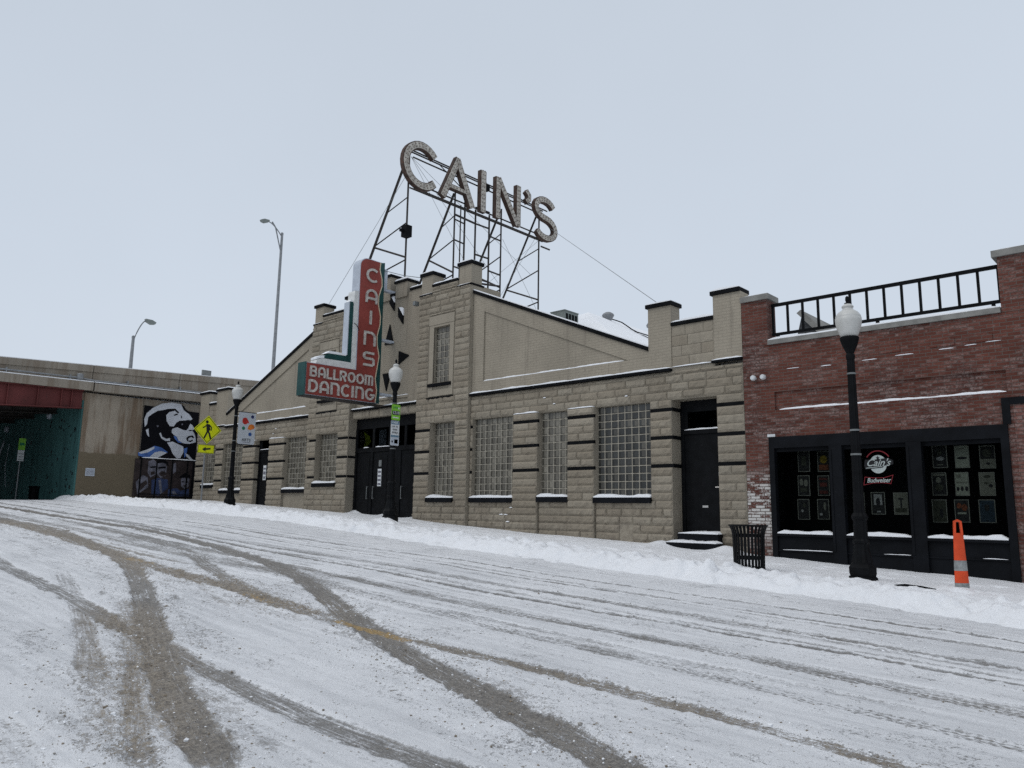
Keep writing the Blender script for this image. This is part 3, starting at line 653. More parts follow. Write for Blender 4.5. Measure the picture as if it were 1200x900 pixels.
# ------------------------------------------------------------------ taupe ballroom building
YF = 16.5
ST = [4.16, 3.47, 2.78]                                             # black bands across the piers
ROWS = sorted([4.205 + .2 * k for k in range(0, 25)] + [3.515 + .2 * k for k in range(3)] + [4.115] + [2.825 + .2 * k for k in range(3)] + [3.425] + [2.735 - .2 * k for k in range(0, 14)])
def rows_between(z0, z1):
    r = [z0] + [z for z in ROWS if z0 + .05 < z < z1 - .05] + [z1]
    return [(a, b) for a, b in zip(r[:-1], r[1:])]
def rock_face(mb, x0, x1, z0, z1, y, rnd, out=0.062):
    """One rock-faced block: recessed joint, then a rough bulging face towards -Y."""
    mb.t = rnd.random() * 0.99 + 0.01
    out *= rnd.uniform(.75, 1.2); nx = max(4, int((x1 - x0) / .075) + 2); nz = 4; g = 0.005
    X = [x0 + g] + [x0 + .040 + (x1 - x0 - .080) * i / (nx - 3) for i in range(nx - 2)] + [x1 - g]
    Zz = [z0 + g] + [z0 + .056 + (z1 - z0 - .112) * i / (nz - 3) for i in range(nz - 2)] + [z1 - g] if nz > 3 else [z0 + g, z0 + .03, z1 - .03, z1 - g]
    tilt = rnd.uniform(-.008, .008); ids = []
    for i, a in enumerate(X):
        row = []
        for j, b in enumerate(Zz):
            edge = i in (0, len(X) - 1) or j in (0, len(Zz) - 1)
            d = rnd.uniform(.006, .014) if edge else out * (0.85 if j == 1 else 1.0) * rnd.uniform(0.55, 1.0) + tilt * (b - z0) / .2
            row.append(mb.vert((a + (0 if edge else rnd.uniform(-.008, .008)), y - d, b + (0 if edge else rnd.uniform(-.012, .012)))))
        ids.append(row)
    for i in range(len(X) - 1):
        for j in range(len(Zz) - 1): mb.face((ids[i][j], ids[i + 1][j], ids[i + 1][j + 1], ids[i][j + 1]), 0)
    mb.t = 0.0
def rock_area(mb, x0, x1, z0, z1, y, holes=(), seed=1, length=.54, backing=True, out=0.062, rows=None):
    rnd = random.Random(seed)
    for k, (a, b) in enumerate(rows or rows_between(z0, z1)):
        segs = [(x0, x1, a, b)]
        for hx0, hx1, hz0, hz1 in holes:
            new = []
            for s0, s1, c, d in segs:
                if hx1 <= s0 or hx0 >= s1 or hz1 <= c or hz0 >= d: new.append((s0, s1, c, d)); continue
                if hx0 - s0 > .03: new.append((s0, hx0, c, d))
                if s1 - hx1 > .03: new.append((hx1, s1, c, d))
                m0, m1 = max(s0, hx0), min(s1, hx1)
                if hz0 - c > .04: new.append((m0, m1, c, hz0))
                if d - hz1 > .04: new.append((m0, m1, hz1, d))
            segs = new
        for s0, s1, c, d in segs:
            if s1 - s0 < 1.16 and s1 - s0 > .3:
                sp = [s0, s1] if (rnd.random() < .68 or s1 - s0 < .6) else [s0, s0 + (s1 - s0) * rnd.uniform(.35, .65), s1]
                for u0, u1 in zip(sp[:-1], sp[1:]): rock_face(mb, u0, u1, c, d, y, rnd, out)
                continue
            x = s0; first = length * (0.55 if k % 2 else 1.0)
            while x < s1 - .01:
                l = (first if x == s0 else length) * rnd.uniform(.75, 1.3); e_ = x + l
                if s1 - e_ < .16: e_ = s1
                rock_face(mb, x, e_, c, d, y, rnd, out); x = e_
    if backing: wall_holes(mb, x0, x1, z0, z1, y, holes)
def wall_holes(mb, x0, x1, z0, z1, y, holes, m=0, reveal=0.0):
    xs = sorted({x0, x1, *[min(max(v, x0), x1) for h in holes for v in h[:2]]}); zs = sorted({z0, z1, *[min(max(v, z0), z1) for h in holes for v in h[2:]]})
    for a, b in zip(xs[:-1], xs[1:]):
        for c, d in zip(zs[:-1], zs[1:]):
            if any(h[0] <= (a + b) / 2 <= h[1] and h[2] <= (c + d) / 2 <= h[3] for h in holes): continue
            mb.poly([(a, y, c), (b, y, c), (b, y, d), (a, y, d)], m)
def reveals(mb, hole, y0, y1, m=0, sill=True):
    a, b, c, d = hole
    mb.poly([(a, y0, c), (a, y1, c), (a, y1, d), (a, y0, d)], m); mb.poly([(b, y0, c), (b, y1, c), (b, y1, d), (b, y0, d)], m)
    mb.poly([(a, y0, d), (b, y0, d), (b, y1, d), (a, y1, d)], m)
    if sill: mb.poly([(a, y0, c), (b, y0, c), (b, y1, c), (a, y1, c)], m)
def snow_ledge(mb, x0, x1, y0, y1, z, h=.05, seed=0, m=0, n=None):
    """A soft pile of snow lying on a ledge, uneven along its length."""
    n = n or max(4, int((x1 - x0) / .12)); r = random.Random(seed); P = []
    for i in range(n + 1):
        x = x0 + (x1 - x0) * i / n; k = h * (0.62 + 0.45 * math.sin(x * 2.1 + seed * 1.7) ** 2 + 0.42 * r.random()) * (0.4 if i in (0, n) else 1)
        P.append([mb.vert(p) for p in ((x, y0 + .004, z), (x, y0 + .006, z + k * .75), (x, y0 + (y1 - y0) * .3, z + k), (x, y1, z + k * 1.02), (x, y1, z))])
    for a, b in zip(P[:-1], P[1:]):
        for j in range(4): mb.face((a[j], b[j], b[j + 1], a[j + 1]), m)
    mb.face(P[0], m); mb.face(P[-1][::-1], m)

hall = thing('ballroom_building', 'long taupe painted block building with stepped towers and glass block windows', 'building', (-21.2, YF, 1.3))
WIN = [  # front opening x0, x1, z0, z1, columns, tint
    (-34.29, -33.26, 2.62, 4.39, 5, 'n'), (-32.56, -30.69, 2.37, 4.39, 8, 'n'), (-27.42, -25.6, 2.37, 4.39, 9, 'n'), (-25.15, -23.75, 2.57, 4.39, 7, 'n'),
    (-18.69, -17.53, 2.03, 4.39, 6, 'n'), (-16.84, -15.1, 2.03, 4.39, 8, 'l'), (-14.16, -13.09, 2.05, 4.39, 5, 'l'), (-12.2, -10.5, 2.03, 4.39, 8, 'd')]
DL = (-29.65, -28.58, 1.0, 4.39); DR = (-9.89, -8.67, 0.3, 4.39); ENT = (-23.1, -19.4, 0.5, 4.83)
PIERS = [(-35.1, -34.29), (-33.26, -32.56), (-30.69, -29.65), (-28.58, -27.42), (-25.6, -25.15), (-23.75, -23.1), (-19.4, -18.69), (-17.53, -16.84), (-15.1, -14.16), (-13.09, -12.2), (-10.5, -9.89), (-8.67, -7.985)]
PROUD = [(-30.69, -29.65), (-28.58, -27.42), (-15.1, -14.16), (-13.09, -12.2)]
bands = [(a, b, z - .045, z + .045) for a, b in PIERS for z in ST]
TWR = [(-25.75, -23.1), (-19.4, -16.95)]
# lower wall: everything below the cornice, with rock-faced blocks laid in courses
openings = [w[:4] for w in WIN] + [DL, DR, ENT]
plain = [(-27.42, -25.6, 1.0, 2.2), (-32.56, -30.69, 1.0, 2.2), (-11.45, -11.05, 0.3, 1.35)]
mb = MB()
def low(x0, x1, seed, y=YF, ztop=5.10):
    h = [q for q in openings + bands + plain if q[1] > x0 and q[0] < x1]
    pr = [(a, b, 0.2, 4.40) for a, b in PROUD if b > x0 and a < x1]
    rock_area(mb, x0, x1, zb(x0, x1), ztop, y, h + pr, seed, backing=False)
    wall_holes(mb, x0, x1, zb(x0, x1), ztop, y, [q for q in openings if q[1] > x0 and q[0] < x1])
    wall_holes(mb, x0, x1, zb(x0, x1), ztop, y - .003, [q for q in openings if q[1] > x0 and q[0] < x1])if False else None
def zb(x0, x1): return 2.735 - .2 * 14 + 0.6 + (0.6 if x1 < -25 else 0)
low(-35.1, -25.75, 1)
for w_ in WIN[:2] + WIN[2:3]: reveals(mb, w_[:4], YF - .002, YF + .16)
reveals(mb, DL, YF - .002, YF + .14, sill=False)
for a, b in PROUD[:2]:
    rock_area(mb, a, b, zb(a, b), 4.40, YF - .075, [q for q in bands if q[0] == a], int(-a * 10), backing=False)
    mb.box(a + .004, b - .004, YF - .074, YF + .02, zb(a, b), 4.395, 0)
mb.build('front_wall', [M['rock']], hall, recalc=False)
mb = MB(); low(-16.95, -7.985, 2)
for a, b in PROUD[2:]:                                                   # piers standing proud of the wall
    rock_area(mb, a, b, zb(a, b), 4.40, YF - .075, [q for q in bands if q[0] == a], int(-a * 10), backing=False)
    mb.box(a + .004, b - .004, YF - .074, YF + .02, zb(a, b), 4.395, 0)
for a, b, c, d in [w[:4] for w in WIN[5:]]: reveals(mb, (a, b, c, d), YF - .002, YF + .16)
for h_, dep in ((DR, .42),): reveals(mb, h_, YF - .002, YF + dep, sill=False)
# smooth course under the cornice
mb.build('front_wall', [M['rock']], hall, recalc=False)
bm_ = MB()
for a, b in PIERS:
    p = (a, b) in PROUD; y = YF - (.079 if p else .004); tw = any(t0 <= a and b <= t1 for t0, t1 in TWR)
    for z in ST:
        bm_.box(a + (.0 if a > -35 else -.01), b - .002, (YF - .125 if tw else y), YF + .05, z - .043, z + .043)
        # the band turns into the door recess
for z in ST: bm_.box(-9.893, -9.86, YF - .002, YF + .4, z - .043, z + .043); bm_.box(-23.13, -23.095, YF - .1, YF + .2, z - .043, z + .043); bm_.box(-29.653, -29.63, YF - .05, YF + .1, z - .043, z + .043)
build_each(bm_, 'painted_band', M['black_trim'], hall)
sn = MB()
for i, (a, b) in enumerate(PROUD): snow_ledge(sn, a + .02, b - .02, YF - .11, YF - .01, 4.40, .035, i)
build_each(sn, 'snow_strip', M['snow'], hall)
sn = MB(); r0 = random.Random(21)
for k in range(13):
    x = r0.choice([r0.uniform(-34, -26.5), r0.uniform(-16.5, -10.8), r0.uniform(-16.5, -10.8)]); z = r0.choice([1.535, 1.535, 1.735, 4.605, 4.805, 1.335]); l = r0.uniform(.04, .16)
    if z > zg(x) + .15: snow_ledge(sn, x, x + l, YF - .052, YF - .012, z - .012, .022, k, n=4)
build_each(sn, 'snow_strip', M['snow'], hall)
# towers flanking the entrance
for ti, (a, b) in enumerate(TWR):
    mb = MB(); y = YF - .12
    w = [q for q in openings if q[0] >= a and q[1] <= b]; bd = [q for q in bands if q[0] >= a and q[1] <= b]
    cx0, cx1 = (a + .78, b - .9) if ti == 1 else (a + .82, b - 1.02)
    fr = (cx0 - .24, cx1 + .22, 5.22, 7.92); up = (cx0, cx1, 5.68, 7.52)
    rock_area(mb, a, b, zb(a, b), 8.72, y, w + bd + [fr], 10 + ti, backing=False)
    wall_holes(mb, a, b, zb(a, b), 8.72, y, w + [up])
    for q in w: reveals(mb, q, y, YF + .16)
    for x in (a, b): mb.poly([(x, y, zb(a, b)), (x, YF + 1.2, zb(a, b)), (x, YF + 1.2, 8.72), (x, y, 8.72)])
    mb.poly([(a, y, 8.72), (b, y, 8.72), (b, YF + 1.2, 8.72), (a, YF + 1.2, 8.72)]); mb.poly([(a, YF + 1.2, 4.6), (b, YF + 1.2, 4.6), (b, YF + 1.2, 8.72), (a, YF + 1.2, 8.72)])
    reveals(mb, up, y, y + .14)
    rock_area(mb, a + .62, b - .62, 8.725, 8.93, y, (), 30 + ti, backing=False); mb.box(a + .62, b - .62, y + .001, y + .34, 8.722, 8.93)
    tw = mb.build('tower', [M['rock']], hall, recalc=False)
    f = MB()                                                        # plain rendered window surround
    f.box(fr[0] + .03, cx0, y - .03, y + .02, 5.45, 7.6); f.box(cx1, fr[1] - .03, y - .03, y + .02, 5.45, 7.6)
    f.box(fr[0] + .01, fr[1] - .01, y - .045, y + .02, 7.6, 7.9); f.box(cx0, cx1, y - .028, y + .02, 7.522, 7.598)
    f.box(fr[0] + .03, fr[1] - .03, y - .03, y + .02, 5.24, 5.446)
    build_each(f, 'window_surround', M['stucco'], tw)
    k = MB(); k.box(fr[0] + .05, fr[1] - .1, y - .09, y, 5.55, 5.65); k.box(fr[0] - .02, fr[1] + .02, y - .05, y, 5.15, 5.21)
    build_each(k, 'ledge', M['black_trim'], tw)
    for j, (m0, m1) in enumerate(((a + .0, a + .62), (b - .62, b + .0))):
        q = MB(); q.box(m0 + .03, m1 - .03, y + .03, y + .5, 8.722, 9.38); q.build('merlon', M['pbrick'], hall)
        c = MB(); c.box(m0 - .02, m1 + .02, y - .03, y + .55, 9.382, 9.49); c.box(m0 - .01, m1 + .01, y - .035, y + .03, 8.68, 8.735)
        c.box(m1 - .03 if j == 0 else m0 + .0, m1 - .0 if j == 0 else m0 + .03, y + .03, y + .5, 8.68, 8.735) if j == 0 else c.box(m1 - .03, m1 + .035, y - .035, y + .55, 8.68, 8.735)
        build_each(c, 'coping', M['black_trim'], hall)
        s_ = MB(); snow_ledge(s_, m0, m1, y - .01, y + .52, 9.492, .055, j + ti * 3); snow_ledge(s_, m0 + .01, m1 - .01, y - .03, y + .03, 8.737, .02, j + 7); build_each(s_, 'snow_cap', M['snow'], hall)
    c = MB(); c.box(a + .62, b - .62, y - .04, y + .38, 8.932, 9.01); build_each(c, 'coping', M['black_trim'], hall)
    s_ = MB(); snow_ledge(s_, a + .63, b - .63, y - .02, y + .36, 9.012, .05, 12 + ti); build_each(s_, 'snow_cap', M['snow'], hall)
def glass_block(parent, hole, cols, y, tint='n', sill_h=.14, name='glass_block_window'):
    """Pale mortar grid with pillowed dark glass blocks, each block a darker and a paler strip, its light streak put into the colour."""
    a, b, c, d = hole; n = cols; rws = max(2, round((d - c) / ((b - a) / n) * ((b - a) / n) / .2035)); r = random.Random(int(-a * 100)); mb = MB()
    mb.box(a + .002, b - .002, y + .02, y + .05, c + .002, d - .002, 0); w = (b - a) / n; h = (d - c) / rws; g = .012
    for i in range(n):
        for j in range(rws):
            x0, x1, z0, z1 = a + i * w + g, a + (i + 1) * w - g, c + j * h + g, c + (j + 1) * h - g; mb.t = 0.02 + 0.97 * r.random(); xm = x0 + (x1 - x0) * 0.46; k = .015
            A_ = [mb.vert(p) for p in ((x0, y + .018, z0), (x1, y + .018, z0), (x1, y + .018, z1), (x0, y + .018, z1), (x0 + k, y + .004, z0 + k), (xm, y - .001, z0 + k), (x1 - k, y + .006, z0 + k), (x1 - k, y + .006, z1 - k), (xm, y - .001, z1 - k), (x0 + k, y + .004, z1 - k))]
            m2 = {'n': 2, 'l': 2, 'd': 3}[tint]; m1 = {'n': 1, 'l': 1, 'd': 3}[tint]  # dark and pale strip colours paint in the light refracted through each block
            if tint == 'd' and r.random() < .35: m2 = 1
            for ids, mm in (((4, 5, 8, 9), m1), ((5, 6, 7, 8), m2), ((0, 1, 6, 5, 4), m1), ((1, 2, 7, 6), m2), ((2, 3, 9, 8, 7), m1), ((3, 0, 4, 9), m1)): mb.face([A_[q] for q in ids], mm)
    mb.t = 0
    o = mb.build(name, [M['mortar'], M['gb_dark'], M['gb_light'], M['gb_deep']], parent, recalc=False)
    return o
for i, (a, b, c, d, n, tn) in enumerate(WIN):
    y = YF + .10; o = glass_block(hall, (a, b, c, d), n, y, tn)
    tw = any(t0 <= a and b <= t1 for t0, t1 in TWR); yo = YF - (.22 if tw else .11)
    s_ = MB(); s_.box(a - .03, b + .02, yo, y - .002, c - .16, c - .02); s_.build('sill', M['navy_trim'], o)
    s_ = MB(); snow_ledge(s_, a - .02, b + .015, yo + .01, y, c - .018, .075, i + 40); s_.build('snow_cap', M['snow'], o)
for ti, (a, b) in enumerate(TWR):
    cx0, cx1 = (a + .78, b - .9) if ti == 1 else (a + .82, b - 1.02)
    glass_block(hall, (cx0, cx1, 5.68, 7.52), 4, YF - .12 + .09, 'd' if ti == 0 else 'n')
# cornice, gable walls and end sections
cor = MB(); sn = MB()
for a, b in ((-32.5, -25.76), (-16.94, -9.86)):
    cor.box(a, b, YF - .11, YF + .06, 5.102, 5.175); snow_ledge(sn, a, b, YF - .10, YF + .035, 5.177, .045, int(-a))
for a, b in ((-8.75, -7.985), (-35.12, -34.2), (-33.55, -32.5)):
    cor.box(a, b, YF - .07, YF + .02, 5.17, 5.23); snow_ledge(sn, a, b, YF - .06, YF, 5.232, .03, int(-a * 3))
snow_ledge(sn, -9.85, -8.76, YF - .035, YF, 5.2, .02, 3)
build_each(cor, 'cornice', M['black_trim'], hall); build_each(sn, 'snow_strip', M['snow'], hall)
def gable(pts, panel, slope):
    g = MB(); g.prism(pts, 'Y', YF + .045, YF + .30)
    g.build('gable_wall', M['pbrick'], hall)
    f = MB()
    for q in panel: f.prism(q, 'Y', YF, YF + .043)
    f.build('wall_border', M['pbrick'], hall)
    (x0, z0), (x1, z1) = slope; c = MB(); c.prism([(x0, z0 + .0), (x1, z1 + .0), (x1, z1 + .11), (x0, z0 + .11)], 'Y', YF - .05, YF + .36); build_each(c, 'coping', M['black_trim'], hall)
    s_ = MB(); s_.prism([(x0, z0 + .112), (x1, z1 + .112), (x1, z1 + .145), (x0, z0 + .145)], 'Y', YF - .03, YF + .34); build_each(s_, 'snow_cap', M['snow'], hall)
gable([(-16.94, 5.105), (-10.53, 5.105), (-10.53, 5.70), (-16.94, 8.40)],
      [[(-16.94, 5.177), (-10.53, 5.177), (-10.53, 5.54), (-16.94, 5.54)], [(-16.94, 5.542), (-16.46, 5.542), (-16.46, 8.196), (-16.94, 8.396)],
       [(-16.458, 7.74), (-11.16, 5.542), (-10.532, 5.542), (-10.532, 5.70), (-16.458, 8.195)]], ((-16.94, 8.40), (-10.53, 5.70)))
gable([(-25.76, 5.105), (-32.5, 5.105), (-32.5, 5.66), (-25.76, 8.45)],
      [[(-25.76, 5.177), (-32.5, 5.177), (-32.5, 5.54), (-25.76, 5.54)], [(-25.76, 5.542), (-26.2, 5.542), (-26.2, 8.265), (-25.76, 8.447)],
       [(-26.202, 7.84), (-31.75, 5.542), (-32.498, 5.542), (-32.498, 5.66), (-26.202, 8.264)]], ((-25.76, 8.45), (-32.5, 5.66)))
sn = MB(); snow_ledge(sn, -16.44, -11.3, YF + .002, YF + .044, 5.544, .03, 5); snow_ledge(sn, -31.6, -26.22, YF + .002, YF + .044, 5.544, .035, 6); build_each(sn, 'snow_strip', M['snow'], hall)
for a, b, sd_ in ((-9.86, -8.70, 3), (-34.22, -33.52, 4)):
    mb = MB()
    rws = [(5.2 + k * .262, 5.2 + (k + 1) * .262) for k in range(4)]
    rock_area(mb, a, b, 5.2, 6.248, YF + .02, (), sd_, length=.55, backing=False, rows=rws, out=.026); mb.box(a, b, YF + .021, YF + .35, 5.1, 6.248)
    mb.build('parapet', [M['rock']], hall)
for a, b, zt in ((-9.86 - .67, -9.86, 6.88), (-8.70, -7.985, 6.9), (-35.1, -34.22, 6.88), (-33.52, -32.5, 6.9)):
    q = MB(); q.box(a, b - .002, YF - .005, YF + .42, 5.18 if a > -9 else 5.1, zt - .08); q.build('end_pier', M['pbrick'], hall)
    c = MB(); c.box(a - .05, b + .04 if b < -8 else b - .004, YF - .06, YF + .47, zt - .078, zt + .02); build_each(c, 'coping', M['black_trim'], hall)
    s_ = MB(); snow_ledge(s_, a - .03, b + .02 if b < -8 else b - .02, YF - .045, YF + .45, zt + .022, .055, int(-a * 9)); build_each(s_, 'snow_cap', M['snow'], hall)
for a, b in ((-9.855, -8.705), (-34.21, -33.525)):
    c = MB(); c.box(a, b, YF - .04, YF + .40, 6.25, 6.335); build_each(c, 'coping', M['black_trim'], hall)
    s_ = MB(); snow_ledge(s_, a, b, YF - .02, YF + .38, 6.337, .07, int(-a * 5)); build_each(s_, 'snow_cap', M['snow'], hall)
# body of the hall behind the front, side walls and snowy roof
b_ = MB()
for x in (-35.1, -7.985): b_.poly([(x, YF, .2), (x, 50, .2), (x, 50, 5.1), (x, YF, 5.1)])
b_.poly([(-35.1, 50, .2), (-7.985, 50, .2), (-7.985, 50, 5.1), (-21.5, 50, 10.6), (-35.1, 50, 5.1)])
b_.build('side_wall', M['pbrick'], hall)
RX, RZ, RS = -21.5, 11.0, 0.535
def roofz(x): return RZ - RS * abs(x - RX)
r_ = MB(); RY = 28.5
for sx in (-1, 1):                                                  # two slopes, hipped behind the stepped front
    xe = RX + sx * 11.0; y0 = YF + .36
    r_.poly([(xe, y0, roofz(xe)), (xe, 49.5, roofz(xe)), (RX, 49.5, RZ), (RX, RY, RZ)])
r_.poly([(RX - 11, YF + .36, roofz(RX - 11)), (RX + 11, YF + .36, roofz(RX + 11)), (RX, RY, RZ)])
for x0, x1 in ((-35.1, -32.5), (-10.5, -7.99)): r_.box(x0, x1, YF + .43, 50, 4.9, 5.12)
r_.build('roof', M['snow'], hall)
# entrance bay: lintel, recess, central wall with its stepped top
mb = MB(); rock_area(mb, -23.1, -19.4, 4.83, 5.10, YF + .04, (), 77, backing=False, rows=[(4.83, 5.10)], length=.5)
mb.box(-23.1, -19.4, YF + .041, YF + .6, 4.83, 5.10); mb.build('lintel', [M['rock']], hall, recalc=False)
cw = MB(); cw.box(-23.1, -19.4, YF + .20, YF + .6, 5.102, 9.12); cw.box(-23.1, -22.62, YF + .15, YF + .5, 5.2, 9.12); cw.box(-20.2, -19.4, YF + .15, YF + .5, 5.2, 9.15)
cw.build('centre_wall', M['pbrick'], hall)
for a, b, zt in ((-22.0, -21.35, 9.95), (-21.05, -20.42, 9.62)):
    q = MB(); q.box(a, b, YF + .13, YF + .58, 9.0, zt - .09); q.build('merlon', M['pbrick'], hall)
    c = MB(); c.box(a - .05, b + .05, YF + .08, YF + .63, zt - .088, zt); build_each(c, 'coping', M['black_trim'], hall)
    s_ = MB(); snow_ledge(s_, a - .04, b + .04, YF + .09, YF + .61, zt + .002, .07, int(-a * 9)); build_each(s_, 'snow_cap', M['snow'], hall)
c = MB(); c.box(-20.25, -19.42, YF + .10, YF + .55, 9.152, 9.235); c.box(-23.08, -22.1, YF + .1, YF + .62, 9.122, 9.2); c.box(-21.33, -21.07, YF + .1, YF + .62, 9.122, 9.2); build_each(c, 'coping', M['black_trim'], hall)
s_ = MB(); snow_ledge(s_, -20.24, -19.43, YF + .11, YF + .54, 9.237, .06, 4); build_each(s_, 'snow_cap', M['snow'], hall)
c = MB(); c.box(-23.09, -19.41, YF - .09, YF + .2, 5.102, 5.16); c.build('cornice', M['black_trim'], hall)
s_ = MB(); snow_ledge(s_, -23.09, -19.41, YF - .08, YF + .19, 5.162, .05, 8); snow_ledge(s_, -22.6, -20.21, YF + .155, YF + .199, 5.5, .03, 9); build_each(s_, 'snow_strip', M['snow'], hall)
c = MB(); c.box(-22.6, -20.21, YF + .152, YF + .199, 5.42, 5.498); c.build('ledge', M['pbrick'], hall)
# black pointers of the compass star on the centre wall, and two snow topped wedges above
for tri in ([(-21.62, 7.40), (-21.12, 7.38), (-21.36, 8.12)], [(-20.80, 7.08), (-20.22, 6.86), (-20.80, 6.60)], [(-21.66, 6.36), (-21.22, 6.36), (-21.42, 5.72)]):
    q = MB(); q.prism(tri, 'Y', YF + .165, YF + .198); q.build('star_point', M['black_trim'], hall)
for x, z in ((-21.42, 9.22), (-20.90, 8.66)):
    q = MB(); q.prism([(x, z), (x + .28, z - .34), (x + .28, z - .64), (x + .02, z - .34)], 'Y', YF + .14, YF + .198); w = q.build('wedge_bracket', M['black_trim'], hall)
    q = MB(); q.prism([(x + .03, z + .0), (x + .22, z - .03), (x + .28, z - .10), (x + .285, z - .335)], 'Y', YF + .15, YF + .196); q.build('snow_cap', M['snow'], w)
q = MB(); q.box(-19.62, -19.50, YF - .26, YF - .08, 8.42, 8.56); q.build('floodlight', M['grey_steel'], hall)
# entrance doors
YE = YF + .2
q = MB(); q.box(-23.09, -19.41, YE + .02, YE + .12, 4.46, 4.83); q.box(-23.09, -22.98, YE, YE + .12, .9, 4.46); q.box(-19.5, -19.41, YE, YE + .12, .9, 4.46)
q.box(-22.98, -19.5, YE, YE + .12, 3.62, 3.78); q.box(-22.16, -22.04, YE, YE + .12, .9, 3.62); q.box(-21.16, -20.5, YE + .005, YE + .12, .9, 3.62)
q.box(-22.1, -21.98, YE, YE + .12, 3.78, 4.46); q.box(-21.2, -21.06, YE, YE + .12, 3.78, 4.46); q.box(-20.35, -20.23, YE, YE + .12, 3.78, 4.46)
ent = q.build('door_frame', M['black'], hall)
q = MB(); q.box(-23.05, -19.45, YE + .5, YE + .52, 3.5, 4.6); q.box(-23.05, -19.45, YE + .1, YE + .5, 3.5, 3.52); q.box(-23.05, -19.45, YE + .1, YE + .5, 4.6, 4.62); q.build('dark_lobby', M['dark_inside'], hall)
q = MB(); q.box(-22.98, -19.5, YE + .05, YE + .056, 3.78, 4.46); q.build('transom_glass', M['glass'], ent)
q = MB(); q.prism([(-22.72, 4.38), (-22.42, 4.2), (-22.3, 4.02), (-22.52, 3.86), (-22.72, 3.82), (-22.62, 4.05)], 'Y', YE + .09, YE + .10); q.build('window_poster', M['lime_print'], ent)
q = MB(); q.box(-21.85, -21.45, YE + .09, YE + .10, 3.84, 4.4); q.box(-21.75, -21.55, YE + .085, YE + .089, 3.95, 4.3, 0); q.build('window_poster', M['mural_grey'], ent)
q = MB(); snow_ledge(q, -22.6, -22.3, YE - .02, YE + .03, 3.782, .02, 1); snow_ledge(q, -21.9, -21.1, YE - .02, YE + .03, 3.782, .025, 2); build_each(q, 'snow_strip', M['snow'], ent)
for a, b in ((-22.97, -22.17), (-22.03, -21.17), (-20.49, -19.51)):
    q = MB(); q.box(a, b, YE + .03, YE + .08, 1.0, 3.61); q.box(a + .08, b - .08, YE + .02, YE + .03, 2.35, 3.5); q.box(a + .08, b - .08, YE + .02, YE + .03, 1.55, 2.25); d_ = q.build('door', M['black'], hall)
    q = MB(); hx = b - .1 if a < -22.5 else a + .1; q.tube([(hx, YE - .04, 1.98), (hx, YE - .04, 2.42)], .013, 8); q.bar((hx, YE - .04, 2.0), (hx, YE + .03, 2.0), .02); q.bar((hx, YE - .04, 2.4), (hx, YE + .03, 2.4), .02); q.build('handle', M['grey_steel'], d_)
    if a == -22.03:
        q = MB(); q.box(-21.74, -21.54, YE + .012, YE + .019, 2.42, 3.02); n_ = q.build('notice', M['sheet_white'], d_)
        for k in range(4): text('notice_text', ('OPEN', 'DOORS', 'TICKETS', 'ENTER')[k], .05, M['ink'], d_, (-21.64, YE + .009, 2.92 - .13 * k), '-Y', .001) if False else None
        q = MB(); [q.box(-21.72, -21.56, YE + .008, YE + .0119, 2.46 + .14 * k, 2.53 + .14 * k) for k in range(4)]; q.build('notice_print', M['mural_grey'], d_)
        q = MB(); q.box(-21.7, -21.55, YE + .012, YE + .019, 3.1, 3.32); q.build('notice', M['grey_steel'], d_)
# side doors
def side_door(h, y, ztr, zbot, notice):
    a, b = h[0], h[1]; q = MB(); q.box(a + .004, b - .004, y + .02, y + .1, ztr + .55, h[3] - .004); q.box(a + .004, a + .1, y, y + .1, zbot, ztr + .55); q.box(b - .1, b - .004, y, y + .1, zbot, ztr + .55); q.box(a + .1, b - .1, y - .01, y + .1, ztr, ztr + .1)
    q.box(a + .1, a + .2, y + .015, y + .1, ztr + .1, ztr + .55); q.box(b - .17, b - .1, y + .015, y + .1, ztr + .1, ztr + .55)
    f = q.build('door_frame', M['black'], hall)
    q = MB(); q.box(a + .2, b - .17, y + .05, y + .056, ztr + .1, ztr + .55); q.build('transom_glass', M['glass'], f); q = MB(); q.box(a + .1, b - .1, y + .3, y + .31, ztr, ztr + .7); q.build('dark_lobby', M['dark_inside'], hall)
    q = MB(); snow_ledge(q, a + .12, b - .1, y - .03, y + .03, ztr + .102, .03, 3); q.build('snow_strip', M['snow'], f)
    q = MB(); q.box(a + .1, b - .1, y + .03, y + .08, zbot, ztr); d_ = q.build('door', M['black'], hall)
    if notice:
        q = MB(); q.box(a + .40, a + .62, y + .02, y + .029, 2.75, 3.35); q.build('notice', M['sheet_white'], d_)
        q = MB(); q.box(a + .43, a + .59, y + .015, y + .019, 2.98, 3.1); q.box(a + .45, a + .57, y + .015, y + .019, 2.80, 2.9); q.box(a + .43, a + .59, y + .015, y + .019, 3.18, 3.25); q.build('notice_print', M['mural_grey'], d_)
    else:
        q = MB(); q.tube([(b - .17, y + .03, 2.26), (b - .17, y - .03, 2.26), (b - .29, y - .035, 2.26)], .014, 8); q.lathe([(.035, 0), (.035, .02)], (b - .17, y + .03, 2.25)); q.build('handle', M['brass'], d_)
        q = MB(); q.box(b - .22, b - .14, y + .01, y + .03, 2.53, 2.62); q.build('lock', M['brass'], d_)
        q = MB(); q.box(a + .55, a + .70, y + .015, y + .03, 1.78, 1.83); q.build('mail_slot', M['brass'], d_)
side_door(DR, YF + .40, 3.56, 1.22, False); side_door(DL, YF + .09, 3.9, 1.55, True)
